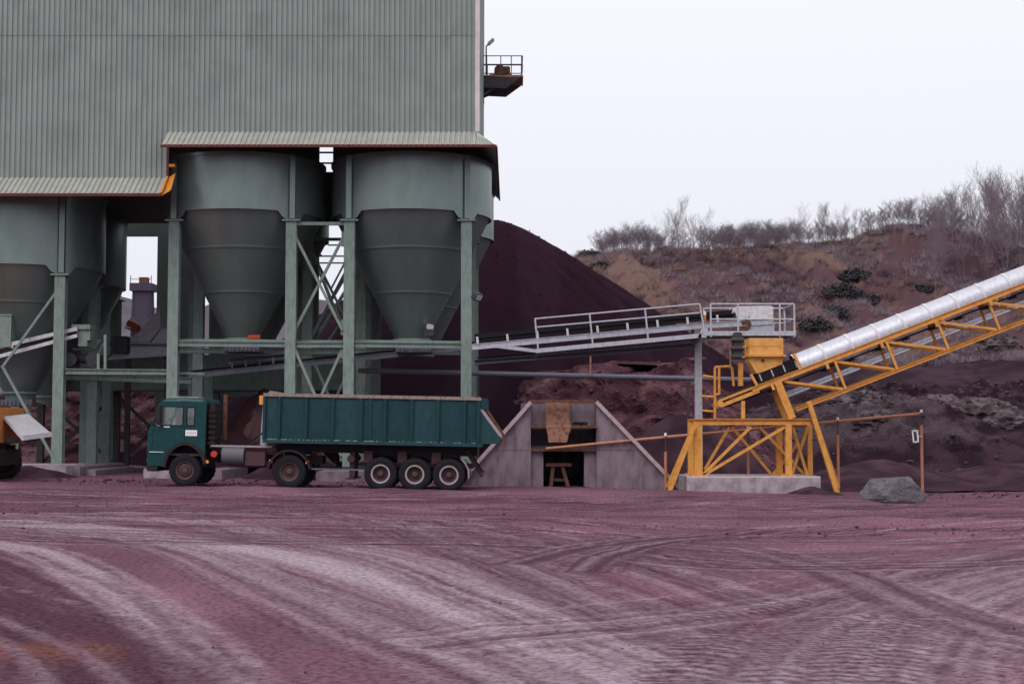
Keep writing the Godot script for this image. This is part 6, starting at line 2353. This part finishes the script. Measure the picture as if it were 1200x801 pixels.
func build_trees() -> void:
	kinds = [make_tree(101, 7.0, 0.42, 0.6, 1), make_tree(102, 7.0, 0.44, 0.7, 1), make_tree(103, 7.0, 0.5, 0.5, 1), make_tree(104, 5.0, 0.5, 0.5, 4), make_tree(105, 5.0, 0.55, 0.35, 5), make_tree(106, 7.0, 0.46, 0.7, 1)]
	rng.seed = 200
	var g1 := "bare trees along the left part of the hill crest"
	put_tree("bare_tree", "tallest bare tree on the left part of the hill crest", g1, 1, 797, 127, 0.56, M.bark, M.twig_pale)
	var at_ := 0
	for e in [[712, 4, 0.3], [722, 3, 0.36], [731, 4, 0.5], [739, 3, 0.52], [747, 4, 0.54], [756, 3, 0.5], [762, 4, 0.38]]:
		at_ += 1
		put_tree("bare_shrub_tree", "%s low spreading bare tree from the stockpile in the leftmost clump" % ORDINAL[at_ - 1], "clump of bare trees right of the stockpile", e[1], e[0], 126.5, e[2], M.bark, M.twig_pale)
	at_ = 0
	for e in [[775, 3, 0.4], [780, 2, 0.36], [787, 5, 0.42], [792, 0, 0.38], [804, 2, 0.4], [809, 5, 0.36], [816, 0, 0.38], [823, 3, 0.44], [829, 5, 0.42], [836, 4, 0.44]]:
		at_ += 1
		put_tree("bare_tree", "%s bare tree from the left in the clump around the tallest one" % ORDINAL[at_ - 1], g1, e[1], e[0], 127.5, e[2], M.bark, M.twig_pale)
	for k in 14:
		put_tree("bare_shrub_tree", "%s bushy bare tree from the left in the even row on the middle crest" % ORDINAL[k], "row of bushy bare trees on the middle crest", 3 + k % 2, 842 + k * 6.2 + rng.randf_range(-1.8, 1.8), 127.0 + rng.randf() * 3.0, rng.randf_range(0.4, 0.52), M.bark, M.twig)
	at_ = 0
	for e in [[930, 4, 0.42], [938, 3, 0.4], [945, 2, 0.36], [953, 4, 0.3], [962, 0, 0.34], [968, 1, 0.4], [974, 0, 0.44], [981, 4, 0.36], [990, 5, 0.34], [996, 2, 0.26], [1004, 1, 0.3], [1014, 5, 0.22], [1022, 1, 0.24], [1032, 0, 0.2]]:
		at_ += 1
		put_tree("bare_sapling", "%s thin bare sapling from the left on the crest before the dark knoll" % ORDINAL[at_ - 1], "scattered saplings left of the knoll", e[1], e[0], 126.0, e[2], M.bark, M.twig_pale)
	for k in 13:
		put_tree("bare_tree", "%s slender bare tree from the left on top of the dark knoll" % ORDINAL[k], "bare trees on the knoll", [0, 1, 5][k % 3], 1044 + k * 6.2, 126.0 + rng.randf() * 6.0, rng.randf_range(0.22, 0.42) * (0.7 + k * 0.05), M.bark, M.twig)
	for k in 64:
		var px := 1092 + rng.randf() * 165
		var d := rng.randf_range(105.0, 132.0)
		var rise := smoothstep(1090.0, 1210.0, px)
		put_tree("bare_birch", "tall slender bare tree in the dense stand at the right edge of the hill", "dense stand of bare trees at the right edge", [0, 1, 5, 1, 2][k % 5], px, d, rng.randf_range(0.5, 0.68) * lerpf(0.75, 1.15, rise), M.bark, M.twig)
	# dark evergreen bushes
	var leaf := Geo.new()
	rng.seed = 300
	for i in 1500:
		var dir := Vector3(rng.randfn(0, 1), rng.randfn(0, 1), rng.randfn(0, 1)).normalized()
		var p := dir * pow(rng.randf(), 0.45) * (0.8 + 0.4 * fbm.get_noise_3dv(dir * 60.0))
		p.y = absf(p.y) * 0.95
		var t := Vector3(rng.randfn(0, 1), rng.randfn(0, 1), rng.randfn(0, 1)).normalized()
		var u := t.cross(dir).normalized()
		leaf.tri(p - u * 0.05, p + u * 0.05, p + t * 0.16)
	var leaf_mesh := leaf.mesh()
	var stem := Geo.new()
	for i in 5: stem.tube(Vector3(0, -0.2, 0), Vector3(rng.randfn(0, 0.3), 0.7, rng.randfn(0, 0.3)), 0.05, 0.015, 5, false)
	var stem_mesh := stem.mesh()
	var spots := [[690, 298, 124, 1.6, "dark evergreen bush at the left end of the hill crest"], [704, 308, 119, 1.5, "dark evergreen bush just below the left end of the crest"], [726, 297, 123.5, 0.8, "small dark bush on the crest beside the leftmost clump"], [755, 298, 123.5, 1.0, "dark bush on the crest under the low spreading clump"], [842, 294, 124, 0.9, "small dark bush at the start of the even row"], [905, 290, 124, 0.9, "small dark bush on the middle crest"],
		[1003, 352, 112, 2.0, "dark bush on the slope above the silver covers"], [988, 372, 107, 2.2, "broad dark bush low on the slope left of the silver covers"], [972, 386, 104, 2.2, "dark bush on the slope behind the head platform"], [1020, 366, 108, 1.6, "dark bush on the slope touching the silver covers"], [955, 398, 101, 1.8, "lowest dark bush behind the yellow hopper"], [1028, 338, 114, 1.0, "small bush high on the eroded slope"], [1085, 352, 107, 1.4, "dark bush above the middle of the silver covers"]]
	for e in spots:
		var x: float = (e[0] - 600.0) / FOCAL * e[2]
		var p := Vector3(x, hill_height(x, e[2]) - 0.1, -e[2])
		var t := thing("evergreen_bush", e[4], "bush", p, "dark bushes on the hillside")
		part_mesh(t, "stem", stem_mesh, M.bark)
		part_mesh(t, "crown", leaf_mesh, M.evergreen)
		t.scale = Vector3(1.15, 0.75, 1.15) * e[3] * 0.8
		t.rotation.y = rng.randf() * TAU
	# low bare scrub in one ragged band along the crest
	var band_ := []
	for i in 300:
		var px := 700.0 + rng.randf() * 520.0
		var d := CREST_D + rng.randf_range(-2.5, 6.0)
		var x := (px - 600.0) / FOCAL * d
		var sc := rng.randf_range(0.1, 0.26) * (1.0 if px < 1040.0 else 1.2)
		band_.append(Transform3D(Basis(Vector3.UP, rng.randf() * TAU).scaled(Vector3(sc * 1.8, sc, sc * 1.8)), Vector3(x, hill_height(x, d) - 0.1, -d)))
	var mb := MultiMesh.new()
	mb.transform_format = MultiMesh.TRANSFORM_3D
	mb.mesh = kinds[0][1]
	mb.instance_count = band_.size()
	for i in band_.size(): mb.set_instance_transform(i, band_[i])
	var ob := MultiMeshInstance3D.new()
	ob.multimesh = mb
	ob.material_override = M.twig
	ob.name = "crest_scrub"
	ob.set_meta("kind", "stuff")
	add_child(ob)
	tag(ob, "low bare brushwood growing in a band along the hill crest", "scrub")
	# dead grass and bramble over the slope
	for kind in 3:
		var tuft := Geo.new()
		rng.seed = 400 + kind
		for i in 46:
			var a := Vector3(rng.randfn(0, 0.22), 0, rng.randfn(0, 0.22))
			var b := a + Vector3(rng.randfn(0, 0.3), rng.randf_range(0.25, 0.75), rng.randfn(0, 0.3))
			var w := Vector3(rng.randfn(0, 1), 0, rng.randfn(0, 1)).normalized() * 0.022
			tuft.tri(a - w, a + w, b)
		var list := []
		for i in (2200 if kind == 0 else 6000):
			var d := rng.randf_range(90.0, 133.0)
			var x := rng.randf_range(3.0, 62.0)
			var n := fbm.get_noise_2d(x * 3.0 + kind * 40.0, d * 3.0)
			if n < -0.02 + 0.04 * kind: continue
			var s := rng.randf_range(0.3, 1.05)
			list.append(Transform3D(Basis(Vector3.UP, rng.randf() * TAU).scaled(Vector3(s, s, s)), Vector3(x, hill_height(x, d) - 0.05, -d)))
		var mm := MultiMesh.new()
		mm.transform_format = MultiMesh.TRANSFORM_3D
		mm.mesh = tuft.mesh()
		mm.instance_count = list.size()
		for i in list.size(): mm.set_instance_transform(i, list[i])
		var o := MultiMeshInstance3D.new()
		o.multimesh = mm
		o.material_override = [M.grass_tan, M.twig, M.bramble][kind]
		o.name = ["dry_grass", "bare_scrub", "bramble"][kind]
		o.set_meta("kind", "stuff")
		add_child(o)
		tag(o, ["dry tan grass tufts covering the hillside", "bare purple brown scrub covering the hillside", "dark bramble thicket covering the hillside"][kind], "scrub")

func build_rocks() -> void:
	# grey outcrops in the dark bank at the right
	var list := [[1010, 478, 66, 1.1, "pale rock outcrop in the dark bank above the cable pipe"], [1035, 496, 64, 0.9, "pale rock outcrop in the dark bank left of the end post"], [1055, 478, 66, 0.8, "rock outcrop in the bank behind the end post's top"], [1100, 482, 66, 1.0, "grey rock outcrop in the bank right of the end post"], [1150, 490, 65, 1.2, "grey rock outcrop in the bank far right of the end post"], [1185, 500, 64, 1.0, "grey rock outcrop in the bank at the right edge"], [1170, 405, 92, 1.1, "pale rock outcrop below the conveyor at the right edge"], [1110, 425, 90, 0.9, "pale rock outcrop below the middle of the conveyor truss"]]
	for k in list.size():
		var e: Array = list[k]
		var x: float = (e[0] - 600.0) / FOCAL * e[2]
		var c := Vector3(x, 0, -e[2])
		# walk along the sight line to where it meets the bank
		var d := 56.0
		while d < 118.0:
			var p := at(e[0], e[1], d)
			if p.y < hill_height(p.x, d): break
			d += 0.25
		c = at(e[0], e[1], d)
		origin = c
		var s: float = e[3]
		var m := sheet(40, 22, func(u, v):
			var a: float = u * TAU
			var b: float = (v - 0.5) * PI
			var n := Vector3(cos(b) * sin(a), sin(b), cos(b) * cos(a))
			var r := 1.0 + ridge.get_noise_3dv(n * 30.0 + Vector3(k * 17, 3, 5)) * 0.35 + fine.get_noise_3dv(n * 9.0 + Vector3(k * 9, 1, 1)) * 0.16
			return Vector3(n.x * r * 1.25 * s, n.y * r * 0.62 * s, n.z * r * 0.7 * s), func(p, n): return Color(0.1, 0.076, 0.09).lerp(Color(0.22, 0.168, 0.185), smoothstep(-0.2, 0.3, fine.get_noise_3dv(p * 4.0 + c))), true)
		var o := MeshInstance3D.new()
		o.mesh = m
		o.material_override = M.rock_face
		o.name = numbered("rock_outcrop")
		add_child(o)
		o.position = c
		tag(o, e[4], "rock", "pale rock outcrops in the right hand bank")


func _ready() -> void:
	# camera
	var cam := Camera3D.new()
	cam.name = "camera"
	cam.position = Vector3(0, EYE, 0)
	cam.rotation.x = pitch
	cam.fov = rad_to_deg(2.0 * atan(400.5 / FOCAL))
	cam.near = 0.1
	cam.far = 2000.0
	add_child(cam)
	cam.current = true
	# overcast sky, soft veiled sun, exposure
	var sky_mat := ProceduralSkyMaterial.new()
	sky_mat.sky_horizon_color = Color(0.572, 0.575, 0.6)
	sky_mat.sky_top_color = Color(1.0, 1.0, 1.0)
	sky_mat.sky_curve = 3.0
	sky_mat.sky_energy_multiplier = 1.62
	sky_mat.ground_horizon_color = Color(0.5, 0.45, 0.48)
	sky_mat.ground_bottom_color = Color(0.3, 0.24, 0.27)
	sky_mat.sun_angle_max = 0.0
	var cloud := noise_texture(81, 0.006, 4, [[0.0, Color(0, 0, 0, 1)], [0.5, Color(0.1, 0.1, 0.1, 1)], [1.0, Color(0.28, 0.28, 0.29, 1)]], 1024)
	cloud.height = 512
	sky_mat.sky_cover = cloud
	sky_mat.sky_cover_modulate = Color(1, 1, 1, 0.5)
	var sky := Sky.new()
	sky.sky_material = sky_mat
	var env := Environment.new()
	env.background_mode = Environment.BG_SKY
	env.sky = sky
	env.tonemap_mode = Environment.TONE_MAPPER_LINEAR
	env.tonemap_exposure = 0.95
	env.sdfgi_enabled = true
	env.ssao_enabled = true
	env.ssil_enabled = true
	env.fog_enabled = true
	env.fog_density = 0.00003
	env.fog_light_color = Color(0.86, 0.85, 0.92)
	var world := WorldEnvironment.new()
	world.name = "world"
	world.environment = env
	add_child(world)
	var sun := DirectionalLight3D.new()
	sun.name = "sun"
	sun.light_energy = 0.5
	sun.light_angular_distance = 40.0
	sun.light_color = Color(1.0, 0.97, 0.94)
	sun.sky_mode = DirectionalLight3D.SKY_MODE_LIGHT_ONLY
	sun.shadow_enabled = true
	sun.rotation = Vector3(deg_to_rad(-48), deg_to_rad(-28), 0)
	add_child(sun)

	rng.seed = 1
	fbm.seed = 5; fbm.frequency = 0.02; fbm.fractal_octaves = 4
	fine.seed = 9; fine.frequency = 0.35; fine.fractal_octaves = 4
	ridge.seed = 14; ridge.frequency = 0.09; ridge.fractal_type = FastNoiseLite.FRACTAL_RIDGED; ridge.fractal_octaves = 4
	make_materials()
	M.pipe_salmon = paint(0.46, 0.2, 0.125, 0.6, TX.grime, Vector3(0.6, 0.6, 0.6))
	M.tank = paint(0.12, 0.11, 0.13, 0.55, TX.grime, Vector3(2, 2, 2))
	M.scree_red = paint(0.2, 0.098, 0.118, 0.95, TX.speck, Vector3(0.6, 0.6, 0.6))
	M.scree_dark = paint(0.1, 0.066, 0.082, 0.95, TX.speck, Vector3(0.6, 0.6, 0.6))
	M.scree_pile = paint(0.036, 0.0145, 0.028, 0.95)
	M.far_dark = paint(0.06, 0.05, 0.075, 0.8)
	M.worn = paint(0.3, 0.3, 0.3, 0.8, noise_texture(71, 0.05, 3, [[0.0, Color(0.1, 0.45, 0.5)], [0.5, Color(0.15, 0.5, 0.55)], [0.6, Color(1, 0.9, 0.85)], [1.0, grey(1.0)]], 256), Vector3(0.5, 0.5, 0.5))
	M.clod = paint(0.085, 0.048, 0.06, 0.95)
	M.grass_tan = paint(0.24, 0.155, 0.135, 0.95)
	M.bramble = paint(0.105, 0.068, 0.088, 0.95)
	M.trestle_wood = paint(0.16, 0.085, 0.07, 0.9, TX.grime, Vector3(1, 1, 1))

	build_ground()
	build_land()
	build_plant()
	build_silos()
	build_frame()
	build_plinths()
	build_bay()
	build_grey_conveyor()
	build_orange_conveyor()
	build_left_machines()
	build_platform()
	build_truck()
	build_dumper()
	build_boulder()
	build_rocks()
	build_trees()
	build_stones()
